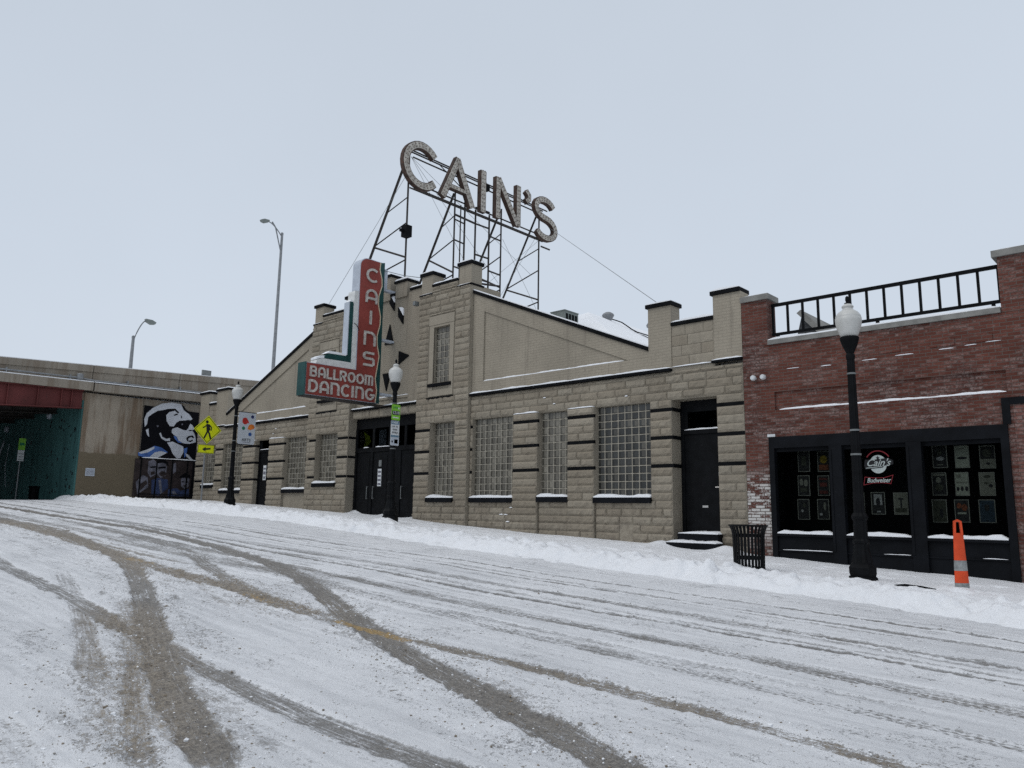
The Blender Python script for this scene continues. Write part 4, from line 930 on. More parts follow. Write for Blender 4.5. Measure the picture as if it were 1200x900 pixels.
for x0, x1, y0, y1, z0, z1 in ((-9.64, -8.60, YF - .26, YF + .39, .6, 1.17), (-9.76, -8.48, YF - .58, YF - .262, .55, .97)):
    q = MB(); q.box(x0, x1, y0, y1, z0, z1); st = q.build('step', M['navy_trim'], hall)
    q = MB(); snow_ledge(q, x0 + .01, x1 - .01, y0 + .01, y1, z1 + .002, .05, int(z1 * 50)); q.build('snow_cap', M['snow'], st)
# roof gear
hv = MB(); hv.box(-20.05, -19.3, 24.0, 24.9, 8.2, 9.80); hv.box(-20.07, -19.28, 23.98, 24.92, 9.805, 9.84)
h_ = hv.build('air_handler', M['hvac']); tag(h_, 'grey green air conditioning unit on the snowy roof slope', 'air conditioner'); 
q = MB(); [q.box(-19.298, -19.285, 24.08 + .2 * k, 24.21 + .2 * k, 9.3, 9.7) for k in range(4)]; q.build('grille', M['black_trim'], h_)
v = MB(); v.lathe([(.15, -.6), (.15, .10), (.18, .12), (.28, .30), (.30, .34), (.24, .42), (.14, .48), (.02, .5)], (-21.2, 29.7, 10.70), 14); o = v.build('roof_vent', M['galv'], smooth=False)
tag(o, 'mushroom capped metal vent standing alone on the snowy roof slope', 'vent', 'vents on the ballroom roof')
v = MB(); v.lathe([(.06, -1.9), (.06, -.02), (.085, 0), (.09, .05), (.09, .17), (.08, .2), (.01, .21)], (-10.93, 17.6, 6.98), 12); o = v.build('roof_vent', M['galv'])
tag(o, 'small round capped metal vent pipe above the right end pier', 'vent', 'vents on the ballroom roof')
v = MB(); v.lathe([(.09, -1.2), (.09, .0), (.18, .02), (.2, .1), (.12, .22), (.02, .25)], (-15.55, 24.6, 8.6), 12); o = v.build('roof_vent', M['galv'])
tag(o, 'conical capped vent peeking out left of the right end pier', 'vent', 'vents on the ballroom roof')
q = MB(); r = random.Random(4); pts = [(-20.9 + .36 * k, 29.6 - .12 * k, roofz(-20.9 + .36 * k) + .12 + .06 * math.sin(k * .9) + r.uniform(-.03, .03)) for k in range(16)]; q.tube(pts, .028, 6); q.tube([(p[0], p[1] + .2, p[2] - .1 + r.uniform(-.05, .05)) for p in pts[4:]], .018, 6)
tag(q.build('roof_cable', M['black_trim']), 'loose black cables trailing down the snowy roof', 'cable')

# ------------------------------------------------------------------ projecting L-shaped sign over the entrance
def arc(cx, cy, rx, ry, a0, a1, n=10): return [(cx + rx * math.cos(math.radians(a0 + (a1 - a0) * i / n)), cy + ry * math.sin(math.radians(a0 + (a1 - a0) * i / n))) for i in range(n + 1)]
GLY = {  # stroke letters in a unit-high box: (width, [(points, closed)])
    'C': (.78, [(arc(.42, .5, .36, .44, 48, 312, 16), 0)]), 'I': (.18, [([(.09, 0), (.09, 1)], 0)]),
    'A': (.78, [([(.08, 0), (.08, .55)] + arc(.39, .55, .31, .39, 180, 0, 10) + [(.70, 0)], 0), ([(.08, .33), (.70, .33)], 0)]),
    'n': (.78, [([(.08, 0), (.08, .93), (.42, .93)] + arc(.42, .62, .28, .31, 80, 0, 6) + [(.70, 0)], 0)]),
    'S': (.74, [([(.68, .93), (.16, .93), (.07, .84), (.07, .62), (.16, .53), (.58, .53), (.67, .44), (.67, .16), (.58, .07), (.04, .07)], 0)]),
    'B': (.72, [([(.08, 0), (.08, 1)], 0), ([(.08, .93), (.40, .93)] + arc(.40, .735, .2, .195, 80, -80, 6) + [(.08, .54)], 0), ([(.3, .54), (.42, .54)] + arc(.42, .305, .22, .235, 80, -80, 6) + [(.08, .07)], 0)]),
    'L': (.60, [([(.08, 1), (.08, .07), (.60, .07)], 0)]),
    'R': (.74, [([(.08, 0), (.08, .93), (.42, .93)] + arc(.42, .69, .23, .24, 80, -80, 6) + [(.08, .45)], 0), ([(.36, .45), (.66, 0)], 0)]),
    'O': (.86, [(arc(.43, .5, .36, .43, 0, 342, 19), 1)]),
    'm': (.98, [([(.08, 0), (.08, .93), (.72, .93)] + arc(.72, .72, .18, .21, 80, 0, 5) + [(.90, 0)], 0), ([(.49, .9), (.49, 0)], 0)]),
    'D': (.78, [([(.08, .02), (.08, .98)], 0), ([(.08, .93), (.34, .93)] + arc(.34, .5, .35, .43, 85, -85, 10) + [(.08, .07)], 0)]),
    'G': (.82, [(arc(.42, .5, .36, .43, 48, 345, 16) + [(.78, .44), (.44, .44)], 0)]),
}
XS = -21.0
blade = thing('projecting_sign', 'tall red L shaped sign with white letters projecting over the entrance', 'sign', (XS, 16.3, 5.16))
fX = lambda u, v, d: (d, u, v)
TH = .44
redp = [(13.19, 5.17), (15.90, 5.19), (15.94, 5.6), (15.86, 6.0), (15.92, 6.4), (15.98, 6.8), (15.88, 7.2), (15.86, 7.5), (15.96, 7.9), (15.97, 8.2), (15.86, 8.6), (15.86, 8.9), (15.98, 9.3), (15.96, 9.55), (15.86, 9.85), (15.88, 10.12)]
redp += [(15.45, 10.12)] + arc(15.36, 9.84, .29, .28, 90, 180, 6)[0:] + [(15.08, 6.20), (13.19, 6.17)]
q = MB(); q.prism(redp, 'X', XS - .02, XS, 0); q.build('sign_face', M['sign_red'], blade)
cab = [(13.17, 5.15), (16.04, 5.17), (16.06, 10.14), (15.45, 10.15)] + arc(15.36, 9.85, .31, .30, 90, 180, 6) + [(15.05, 6.21), (13.17, 6.19)]
q = MB(); q.prism(cab, 'X', XS - TH, XS - .021, 0); q.build('cabinet', M['sign_grey'], blade)
q = MB(); q.box(XS - TH - .002, XS - .0, 13.14, 13.168, 5.14, 6.2); q.build('end_panel', M['sign_green'], blade)
gs = [(a + .0, b) for a, b in redp[1:16]]
q = MB(); q.prism([(16.07, 5.17)] + [(16.07, 10.16)] + [(a + .012, b) for a, b in gs[::-1]], 'X', XS - .03, XS - .001); q.build('edge_strip', M['sign_green'], blade)
q = MB(); q.ribbon(gs, .035, fX, XS - .004, XS + .008); q.build('wavy_outline', M['cream'], blade)
# stepped fins filling the corner of the L: a white one, then a shorter green one, with snow on their tops
wf = [(15.078, 6.20), (15.078, 8.86), (15.02, 8.92), (14.90, 8.90), (14.88, 8.82), (14.88, 6.42), (13.75, 6.40), (13.58, 6.33), (13.52, 6.20)]
q = MB(); q.prism(wf, 'X', XS - .40, XS - .03, 0); q.build('fin', M['sign_white'], blade)
gf = [(14.878, 6.42), (14.878, 8.45), (14.84, 8.50), (14.75, 8.50), (14.73, 8.44), (14.73, 6.62), (14.05, 6.60), (13.9, 6.54), (13.85, 6.42)]
q = MB(); q.prism(gf, 'X', XS - .34, XS - .06, 0); g_ = q.build('fin', M['sign_green'], blade)
q = MB(); q.box(XS - .338, XS - .062, 14.70, 14.729, 6.66, 8.48); q.build('fin_edge', M['sign_grey'], g_)
q = MB(); q.prism([(14.0, 6.605), (14.7, 6.625), (14.7, 6.66), (14.4, 6.70), (14.06, 6.69), (13.9, 6.58)], 'X', XS - .33, XS - .08); q.prism([(13.56, 6.34), (13.74, 6.405), (13.84, 6.42), (13.84, 6.50), (13.7, 6.48), (13.55, 6.40)], 'X', XS - .38, XS - .05)
q.prism([(14.74, 8.502), (14.86, 8.502), (14.84, 8.56), (14.77, 8.57)], 'X', XS - .32, XS - .08); build_each(q, 'snow_cap', M['snow'], blade)
def word(chars, u0, u1, z0, h, sw, z1=None, gap=.16):
    tot = sum(GLY[c][0] for c in chars) + gap * (len(chars) - 1); sc = (u1 - u0) / tot; x = u0
    for c in chars:
        g = MB()
        for k, (pts, cl) in enumerate(GLY[c][1]):
            g.ribbon([(x + p[0] * sc, z0 + p[1] * h + (0 if z1 is None else (z1 - z0) * (x - u0) / (u1 - u0))) for p in pts], sw, fX, XS + .001, XS + .045 + .0015 * k, 0, closed=bool(cl))
        g.build('letter', M['sign_letter'], blade); x += (GLY[c][0] + gap) * sc
for c, zc in zip('CAInS', (9.57, 8.83, 8.08, 7.345, 6.64)):
    w = GLY[c][0] * .66; word(c, 15.545 - w / 2, 15.545 + w / 2, zc - .24, .48, .078)
word('BALLROOm', 13.30, 15.75, 5.745, .335, .064); word('DAnCInG', 13.27, 15.82, 5.25, .39, .074)
q = MB()
for z in (5.5, 7.4, 9.2): q.box(XS - .3, XS - .12, 16.06, 16.72, z, z + .08)
q.box(XS - .34, XS - .1, 16.08, 16.28, 9.28, 9.98); build_each(q, 'bracket', M['sign_grey'], blade)
q = MB(); q.box(XS - TH, XS + .0, 13.2, 16.5, 5.12, 5.145); q.build('base_rail', M['iron'], blade)
q = MB(); q.tube([(XS - .1, 13.62, 6.2), (XS - .08, 13.65, 6.42), (XS - .08, 13.85, 6.47)], .014, 6); q.tube([(XS - .02, 14.9, 7.78), (XS + .02, 14.98, 7.72), (XS + .02, 15.1, 7.55)], .012, 6); build_each(q, 'conduit', M['black'], blade)

# ------------------------------------------------------------------ rooftop letters on their steel frame
XR = -21.2
roofsign = thing('rooftop_sign', 'giant weathered metal letters on a black steel frame above the roof', 'sign', (XR, 21.0, 9.0))
BIG = {'C': [(arc(0, 0, 1, 1, 38, 322, 22), 0)]}
def big(name, strokes, w, d=.20, bulbs=True):
    q = MB()
    for k, (pts, ww) in enumerate(strokes):
        q.ribbon(pts, ww, fX, XR - d + .004 * k, XR - .02 + .003 * k, 0)
        q.ribbon(pts, ww - .07, fX, XR - .019 + .003 * k, XR - .004 + .003 * k, 1, 1)
    for pts, ww in strokes:
        P = [Vector(p) for p in pts]; L_ = 0
        for side in ((-1, 1) if ww > .25 else (0,)):
            acc = 0.0; nxt = .06
            for a, b in zip(P[:-1], P[1:]):
                ln = (b - a).length; dv = (b - a).normalized(); nv = Vector((-dv.y, dv.x))
                while nxt < acc + ln:
                    p = a + dv * (nxt - acc) + nv * side * ww * .17; q.lathe([(.026, 0), (.024, .02), (.006, .032)], (0, 0, 0), 6, 2)
                    for i in range(len(q.v) - 18, len(q.v)): vx, vy, vz = q.v[i]; q.v[i] = (XR + .006 + vz, p.x + vx, p.y + vy)
                    nxt += .17
                acc += ln
    return q.build('letter', [M['roof_rim'], M['roof_letter'], M['bulb']], roofsign)
zb_, zt_ = 13.66, 15.40
big('C', [(arc(17.80, 14.47, .80, .80, 40, 320, 22), .31)], .36)
big('A', [([(18.86, zb_ - .02), (19.66, zt_ + .02)], .31), ([(19.58, zt_), (20.46, zb_ - .04)], .31), ([(19.18, 14.16), (20.10, 14.16)], .20)], .3)
big('I', [([(21.06, zb_ - .02), (21.06, zt_ + .02)], .33)], .4)
big('N', [([(21.94, zb_), (21.94, zt_ + .05)], .30), ([(21.96, zt_ + .02), (23.16, zb_ + .02)], .29), ([(23.20, zb_), (23.20, zt_ + .08)], .29)], .3)
ap = [(23.72, 15.44), (23.9, 15.28), (23.9, 15.1), (23.72, 14.94)]
big("'", [(ap, .24)], .24)
sp_ = arc(25.0, 14.98, .62, .42, 25, 265, 12) + arc(25.05, 14.10, .66, .45, 85, -150, 12)
big('S', [(sp_, .29)], .33)
# frame
XP, XB = XR - .36, XR - .62
q = MB()
for z, x in ((15.12, XP), (14.86, XP), (15.2, XB), (13.86, XP), (13.66, XP), (13.74, XB)): q.bar((x, 17.6 if z > 14.5 else 17.7, z), (x, 25.5, z), .05)
q.bar((XP, 25.1, 13.35), (XP, 25.7, 13.35), .06)
build_each(q, 'rail', M['iron'], roofsign)
for y, ztop in ((17.42, 15.0), (19.82, 14.2), (22.5, 14.3), (24.95, 15.0)):
    q = MB(); q.bar((XP, y, 8.6), (XP, y, ztop), .066); q.build('post', M['iron'], roofsign)
    q = MB(); q.bar((XP - .06, y, ztop - .05), (XP - 3.0, y, ztop - 5.2), .088); q.build('brace', M['iron'], roofsign)
    q = MB()
    def sl(z): return XP - .06 - (ztop - .05 - z) * 2.94 / 5.15
    q.bar((XP, y, 13.2), (sl(13.0), y, 12.9), .04); q.bar((XP, y, 12.2), (sl(11.7), y, 11.7), .045); q.bar((sl(11.7), y, 11.65), (XP, y, 10.85), .052); q.bar((XP, y, 10.75), (sl(10.3), y, 10.35), .045)
    build_each(q, 'strut', M['iron'], roofsign)
for y, x, zt2 in ((20.1, XP + .05, 13.7), (20.62, XB, 14.9), (20.98, XP, 13.8), (21.78, XP, 13.8)):
    q = MB(); q.bar((x, y, 8.8), (x, y, zt2), .075 if y > 20.5 else .05); q.build('post', M['iron'], roofsign)
q = MB()
for z in (13.15, 12.3, 11.2): q.bar((XP, 19.82, z - .1), (XB, 20.62, z), .05)
q.bar((XP, 19.82, 13.25), (XP, 20.98, 13.2), .07)
for z in (13.2, 11.9, 10.9, 13.9): q.bar((XP, 20.98, z), (XP, 21.78, z + .02), .058)
for z in (12.9, 11.4): q.bar((XP, 21.78, z), (XP, 22.5, z - .02), .055)
q.bar((XP, 20.98, 10.7), (XP, 22.5, 10.9), .06); q.bar((XP, 20.98, 10.5), (XP, 22.5, 10.3), .05)
q.bar((XP, 18.9, 15.05), (XP - .1, 20.3, 14.5), .04); build_each(q, 'strut', M['iron'], roofsign)
q = MB(); q.box(XP + .02, XP + .32, 17.15, 17.42, 11.55, 11.98); q.box(XP + .12, XP + .2, 16.98, 17.15, 11.7, 11.8); q.build('junction_box', M['black_trim'], roofsign)
q = MB(); q.box(XP + .02, XP + .2, 21.35, 21.58, 14.75, 14.98); q.tube([(XP + .1, 21.46, 14.98), (XP + .1, 21.44, 15.12), (XP + .1, 21.36, 15.16)], .025, 6); q.build('floodlight', M['black_trim'], roofsign)
q = MB(); q.tube([(XP, 17.4, 14.2), (-25.45, 16.75, 9.5)], .008, 5); q.tube([(XP, 25.6, 14.4), (-10.35, 16.8, 6.95)], .009, 5)
for a, b in (((XP, 17.5, 14.85), (XP, 22.4, 11.0)), ((XP, 17.5, 14.85), (XP, 20.9, 10.9)), ((XP, 17.5, 14.85), (XP - .3, 24.8, 12.0)), ((XP, 25.2, 13.8), (XP, 21.0, 10.2)), ((XP, 24.9, 13.9), (XB, 22.6, 10.3)), ((XP, 22.6, 13.0), (XP, 24.9, 10.3))): q.tube([a, b], .007, 5)
q.tube([(-21.2, 16.05, 9.95), (-20.6, 16.6, 9.75), (-19.5, 16.7, 9.45)], .012, 5); q.tube([(XS - .3, 15.1, 9.2), (-23.2, 16.4, 8.9)], .009, 5)
build_each(q, 'guy_wire', M['grey_steel'], roofsign)

# ------------------------------------------------------------------ red brick building
shop = thing('brick_building', 'worn red brick shop with black storefront and roof railing', 'building', (-5.0, YF, .6))
XA, XE = -7.98, 3.0
SHO = (-7.42, -2.86, .25, 3.33); PAN = (-7.26, -2.82, 3.93, 4.34); DOOR2 = (-2.78, 1.2, .2, 3.68)
mb = MB(); wall_holes(mb, XA, XE, .1, 5.42, YF, [SHO, PAN]); mb.poly([(XA, YF, .1), (XA, YF + .3, .1), (XA, YF + .3, 5.42), (XA, YF, 5.42)])
reveals(mb, SHO, YF, YF + .14); reveals(mb, PAN, YF, YF + .05); mb.poly([(PAN[0], YF + .05, PAN[2]), (PAN[1], YF + .05, PAN[2]), (PAN[1], YF + .05, PAN[3]), (PAN[0], YF + .05, PAN[3])])
mb.poly([(XA, YF + .32, 5.42), (XE, YF + .32, 5.42), (XE, YF, 5.42), (XA, YF, 5.42)])
mb.poly([(XE, YF, .1), (XE, 45, .1), (XE, 45, 5.0), (XE, YF, 5.42)]); wall = mb.build('wall', M['brick'], shop)
q = MB(); q.box(XA + .004, -7.36, YF - .004, YF + .45, 5.425, 6.50); q.build('corner_pier', M['brick'], shop)
q = MB(); q.box(-2.80, XE, YF - .004, YF + .5, 5.425, 6.50); q.build('corner_pier', M['brick'], shop)
for a, b in ((XA + .0, -7.30), (-2.88, XE + .04)):
    q = MB(); q.box(a, b, YF - .06, YF + .52, 6.502, 6.63); c_ = q.build('coping', M['stone_cap'], shop)
    q = MB(); snow_ledge(q, a + .02, b - .02, YF - .03, YF + .5, 6.632, .02, int(b * 7)); q.build('snow_cap', M['snow'], c_)
q = MB(); q.box(-7.355, -2.81, YF - .05, YF + .36, 5.425, 5.53); c_ = q.build('coping', M['stone_cap'], shop)
q = MB(); snow_ledge(q, -7.35, -2.82, YF - .035, YF + .35, 5.532, .05, 91); q.build('snow_cap', M['snow'], c_)
q = MB(); q.box(XA + .1, XE, YF + .45, 45, 5.0, 5.25); q.build('roof', M['snow'], shop)
q = MB(); snow_ledge(q, PAN[0] + .1, PAN[1] - .02, YF + .003, YF + .049, PAN[2] + .002, .035, 5)
for x, z, l in ((-6.95, 4.83, .28), (-6.2, 4.80, .22), (-5.35, 4.82, .3), (-4.7, 4.84, .34), (-3.9, 4.86, .26), (-3.45, 4.88, .2), (-3.1, 4.9, .25)): snow_ledge(q, x, x + l, YF - .012, YF - .001, z, .012, int(-x * 10), n=5)
build_each(q, 'snow_strip', M['snow'], shop)
# two shallow panels of corbelled brick high on the wall
for x0, x1 in ((-4.05, -3.62), (-3.35, -2.98), (-5.0, -4.6)):
    q = MB(); q.box(x0, x1, YF - .018, YF - .002, 4.92, 5.06); q.build('brick_panel', M['brick'], shop)
# roof railing
rail = MB(); rail.box(-7.33, -2.80, YF + .16, YF + .22, 6.34, 6.41); rail.box(-7.33, -2.80, YF + .16, YF + .22, 5.66, 5.72); rl = rail.build('railing', M['black_trim'], shop)
for k in range(14):
    x = -7.30 + (4.47) * k / 13; q = MB(); q.box(x - .023, x + .023, YF + .165, YF + .215, 5.721, 6.339); q.build('baluster', M['black_trim'], rl)
q = MB(); [q.box(x - .03, x + .03, YF + .16, YF + .22, 5.54, 5.659) for x in (-7.2, -5.05, -2.95)]; build_each(q, 'rail_foot', M['black_trim'], rl)
# storefront
q = MB(); y0, y1 = YF - .05, YF + .14
q.box(-7.419, -2.861, y0, y1, 3.08, 3.329); q.box(-7.419, -7.30, y0, y1, .3, 3.08); q.box(-2.99, -2.861, y0, y1, .3, 3.08)
for a, b in ((-6.10, -5.84), (-4.60, -4.33)): q.box(a, b, y0 - .02, y1, .3, 3.08); q.box(a + .0, a + .05, y0 - .035, y0 - .021, .9, 3.0)
q.box(-7.30, -6.10, YF + .04, y1, 3.0, 3.079); q.box(-5.84, -4.60, YF + .04, y1, 3.0, 3.079); q.box(-4.33, -2.99, YF + .04, y1, 3.0, 3.079)
q.box(-2.93, -2.80, y0 + .01, YF - .002, 3.332, 3.82); q.box(-2.798, 1.3, y0 + .01, YF - .002, 3.69, 3.82)
front = q.build('storefront', M['navy_trim'], shop)
PANES = [(-7.30, -6.10), (-5.84, -4.60), (-4.33, -2.99)]
for i, (a, b) in enumerate(PANES):
    q = MB(); q.box(a, b, YF + .0, y1, .3, 1.18); q.box(a, b, YF - .025, YF - .001, .86, .89); bk = q.build('bulkhead', M['navy_trim'], shop)
    q = MB(); q.box(a, b, YF - .07, y1, 1.182, 1.235); sl_ = q.build('sill', M['navy_trim'], shop)
    q = MB(); snow_ledge(q, a + .01, b - .01, YF - .065, YF + .09, 1.237, .065, 60 + i); q.build('snow_cap', M['snow'], sl_)
    q = MB(); snow_ledge(q, a + (.1, .7, .9)[i], b - .05, YF - .024, YF - .001, .892, .012, 70 + i); q.build('snow_strip', M['snow'], bk)
    q = MB(); q.poly([(a, YF + .10, 1.2), (b, YF + .10, 1.2), (b, YF + .10, 3.0), (a, YF + .10, 3.0)]); q.build('window_pane', M['glass'], front)
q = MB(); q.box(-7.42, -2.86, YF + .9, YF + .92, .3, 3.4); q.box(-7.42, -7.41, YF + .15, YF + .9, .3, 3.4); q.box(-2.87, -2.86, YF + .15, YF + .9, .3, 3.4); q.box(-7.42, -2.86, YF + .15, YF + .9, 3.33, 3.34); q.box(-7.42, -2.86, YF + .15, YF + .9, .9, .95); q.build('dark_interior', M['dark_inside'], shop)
# lighter brick in the doorway beyond, and pair of white lamps on the pier
q = MB(); q.box(-2.75, 1.2, YF - .012, YF - .001, .3, 3.685); q.build('doorway_infill', M['brick2'], shop)
for x in (-7.70, -7.47):
    q = MB(); q.lathe([(.02, 0), (.05, .02), (.062, .07), (.06, .12), (.045, .15), (.01, .152)], (0, 0, 0), 16)
    q.v = [(x + a, YF - .01 - c, 4.69 + b) for a, b, c in q.v]; q.build('security_light', M['sheet_white'], shop)
q = MB(); q.box(-7.46, -7.28, YF - .006, YF + .01, 3.34, 3.40); q.build('painted_brick', M['sheet_white'], shop)
# small gabled roof beyond the railing
q = MB(); q.prism([(-8.9, 5.1), (-6.6, 5.1), (-8.35, 7.2)], 'Y', 21.0, 24.0); hut = q.build('roof_dormer', M['asphalt_roof'])
tag(hut, 'small dark gable with snowy roof behind the railing', 'roof gable')
q = MB(); q.prism([(-8.42, 7.22), (-8.3, 7.30), (-6.35, 5.2), (-6.55, 5.1)], 'Y', 20.8, 24.0); q.build('snow_cap', M['stone_cap'], hut)

# posters inside the three shop windows
YP = YF + .30
PO = [  # x0, x1, z0, z1, paper, prints [(kind, u0, u1, v0, v1, mat)], label
    (-6.92, -6.66, 2.57, 3.02, 'dark_paper', [('r', .3, .7, .3, .75, 'olive_paper')], 'plain dark poster with thin pale border, upper left of the left window'),
    (-6.94, -6.68, 2.05, 2.49, 'dark_paper', [('e', .15, .45, .5, .85, 'tan_paper'), ('e', .5, .85, .45, .8, 'tan_paper'), ('r', .2, .8, .2, .4, 'olive_paper')], 'dark poster with grey figures, middle left of the left window'),
    (-6.97, -6.71, 1.54, 1.98, 'dark_paper', [('e', .3, .5, .35, .5, 'pale_print'), ('r', .5, .7, .6, .8, 'olive_paper')], 'black poster with a small pale mark, lower left of the left window'),
    (-6.49, -6.23, 2.56, 3.0, 'dark_paper', [('e', .2, .8, .4, .8, 'yellow_print'), ('r', .12, .88, .08, .34, 'orange_print')], 'poster with mustard disc above an orange strip in the left window'),
    (-6.51, -6.26, 2.05, 2.48, 'dark_paper', [('r', .15, .85, .78, .88, 'red_print'), ('r', .2, .8, .45, .65, 'red_print'), ('r', .15, .85, .1, .25, 'red_print')], 'dark red lettered poster in the middle of the left window'),
    (-6.54, -6.29, 1.55, 1.98, 'dark_paper', [('e', .55, .75, .45, .85, 'tan_paper'), ('r', .2, .45, .2, .3, 'pale_print')], 'dark poster with a standing pale figure, bottom right of left window'),
    (-5.79, -5.56, 1.66, 2.12, 'olive_paper', [('r', .6, .9, .1, .9, 'pale_print')], 'poster with pale right edge half hidden behind the lamp post'),
    (-5.43, -5.16, 1.67, 2.12, 'dark_paper', [('r', .2, .8, .42, .9, 'pale_print'), ('e', .35, .65, .35, .75, 'ink'), ('r', .4, .65, .1, .16, 'pale_print')], 'poster with dark silhouette on pale ground in the middle window'),
    (-5.0, -4.73, 1.67, 2.11, 'tan_paper', [('r', .1, .9, .1, .3, 'olive_paper'), ('r', .48, .58, .3, .75, 'ink'), ('r', .35, .7, .68, .75, 'ink')], 'tan poster with a thin dark stem, right in the middle window'),
    (-4.23, -3.97, 2.58, 3.02, 'dark_paper', [('e', .25, .8, .32, .5, 'pale_print'), ('r', .3, .7, .12, .16, 'tan_paper'), ('e', .35, .65, .55, .8, 'olive_paper')], 'black poster with one pale blot, upper left of the right window'),
    (-4.27, -4.01, 2.05, 2.49, 'dark_paper', [('e', .28, .62, .55, .8, 'tan_paper'), ('r', .1, .9, .86, .93, 'tan_paper'), ('e', .2, .75, .2, .5, 'olive_paper')], 'dark poster with a pale head under a grey strip in right window'),
    (-4.30, -4.04, 1.53, 1.97, 'olive_paper', [('e', .5, .75, .2, .6, 'ink')], 'murky olive poster with black shape, lower left of the right window'),
    (-3.84, -3.59, 2.57, 3.0, 'cream_paper', [('e', .15, .85, .38, .5, 'ink'), ('r', .3, .7, .82, .88, 'tan_paper')], 'cream poster with one dark band across its middle'),
    (-3.87, -3.63, 2.04, 2.49, 'cream_paper', [('e', .1, .3, .2, .38, 'ink'), ('e', .4, .6, .2, .4, 'ink'), ('e', .7, .92, .2, .4, 'ink'), ('r', .12, .45, .78, .9, 'tan_paper'), ('r', .1, .9, .55, .58, 'tan_paper')], 'cream poster with three dark figures along its lower edge'),
    (-3.91, -3.66, 1.54, 1.97, 'dark_paper', [('e', .15, .5, .6, .85, 'orange_print'), ('e', .5, .88, .5, .8, 'orange_print'), ('r', .2, .8, .36, .44, 'cream_paper')], 'black poster with burnt orange figures above a cream strip'),
    (-3.42, -3.16, 2.55, 2.98, 'tan_paper', [('r', .05, .95, .42, .95, 'dark_paper'), ('e', .2, .8, .5, .85, 'olive_paper'), ('e', .4, .65, .15, .26, 'ink')], 'poster with dark arch above a tan lower third'),
    (-3.46, -3.2, 2.04, 2.48, 'tan_paper', [('e', .3, .75, .75, .88, 'olive_paper'), ('e', .6, .85, .35, .5, 'ink'), ('e', .3, .6, .5, .58, 'olive_paper')], 'tan poster with scattered dark blots, middle right of right window'),
    (-3.50, -3.23, 1.54, 1.97, 'blue_paper', [('e', .35, .65, .5, .8, 'dark_paper')], 'dark blue poster in the lower right of the right window')]
for x0, x1, z0, z1, pa, pr, lab in PO:
    q = MB(); q.box(x0, x1, YP, YP + .01, z0, z1); o = q.build('poster', M['poster_border']); tag(o, lab, 'poster', 'posters in the shop windows')
    q = MB(); q.box(x0 + .014, x1 - .014, YP - .004, YP - .001, z0 + .014, z1 - .014); q.build('sheet', M[pa], o)
    for k, (kd, u0, u1, v0, v1, mm) in enumerate(pr):
        a, b, c, d = x0 + (x1 - x0) * u0, x0 + (x1 - x0) * u1, z0 + (z1 - z0) * v0, z0 + (z1 - z0) * v1; q = MB()
        P = [(a, c), (b, c), (b, d), (a, d)] if kd == 'r' else arc((a + b) / 2, (c + d) / 2, (b - a) / 2, (d - c) / 2, 0, 340, 17)
        q.prism(P, 'Y', YP - .006 - .002 * k, YP - .0045 - .002 * k); q.build('print', M[mm], o)
# round painted badge on the middle window
YB = YF + .092
bd = thing('window_badge', 'white round badge with script name and ribbon on the middle shop window', 'window sign', (-5.18, YB, 2.6))
cx, cz = -5.185, 2.675
q = MB(); q.prism(arc(cx, cz, .165, .185, 0, 351, 39), 'Y', YB - .001, YB + .003); q.build('disc', M['neon_white'], bd)
q = MB(); q.prism([(cx - .27, cz - .02), (cx - .25, cz + .10), (cx - .12, cz + .09), (cx + .2, cz + .12), (cx + .29, cz + .07), (cx + .29, cz - .01), (cx + .1, cz - .035), (cx + .09, cz - .07), (cx - .25, cz - .10)], 'Y', YB - .004, YB - .0015); q.build('name_plate', M['ink'], bd)
text('script_name', "Cain's", .20, M['neon_white'], bd, (cx - .005, YB - .0075, cz + .025), '-Y', .001, .46, .45)
q = MB(); q.ribbon([(cx - .24, cz - .075), (cx - .05, cz - .06), (cx + .08, cz - .045)], .012, lambda u, v, d: (u, d, v), YB - .006, YB - .008); q.build('underline', M['neon_white'], bd)
st5 = [(cx + (.045 if k % 2 == 0 else .019) * math.sin(k * math.pi / 5), cz + .125 + (.05 if k % 2 == 0 else .021) * math.cos(k * math.pi / 5)) for k in range(10)]
q = MB(); q.prism(st5, 'Y', YB - .004, YB - .0015); q.build('star', M['ink'], bd)
q = MB(); q.ribbon(arc(cx, cz - .02, .26, .29, 35, 145, 14), .022, lambda u, v, d: (u, d, v), YB + .002, YB - .002); q.build('red_arc', M['neon_red'], bd)
zz = 2.36; bt = [(cx - .30, zz - .10), (cx - .27, zz + .06), (cx - .1, zz + .04), (cx + .10, zz + .04), (cx + .27, zz + .09), (cx + .22, zz - .08), (cx + .08, zz - .06), (cx - .1, zz - .06)]
q = MB(); q.ribbon(bt, .012, lambda u, v, d: (u, d, v), YB + .002, YB - .002, closed=True); q.build('ribbon_outline', M['neon_red'], bd)
text('ribbon_name', "Budweiser", .13, M['neon_white'], bd, (cx - .01, YB - .003, zz - .012), '-Y', .001, .46, .3)

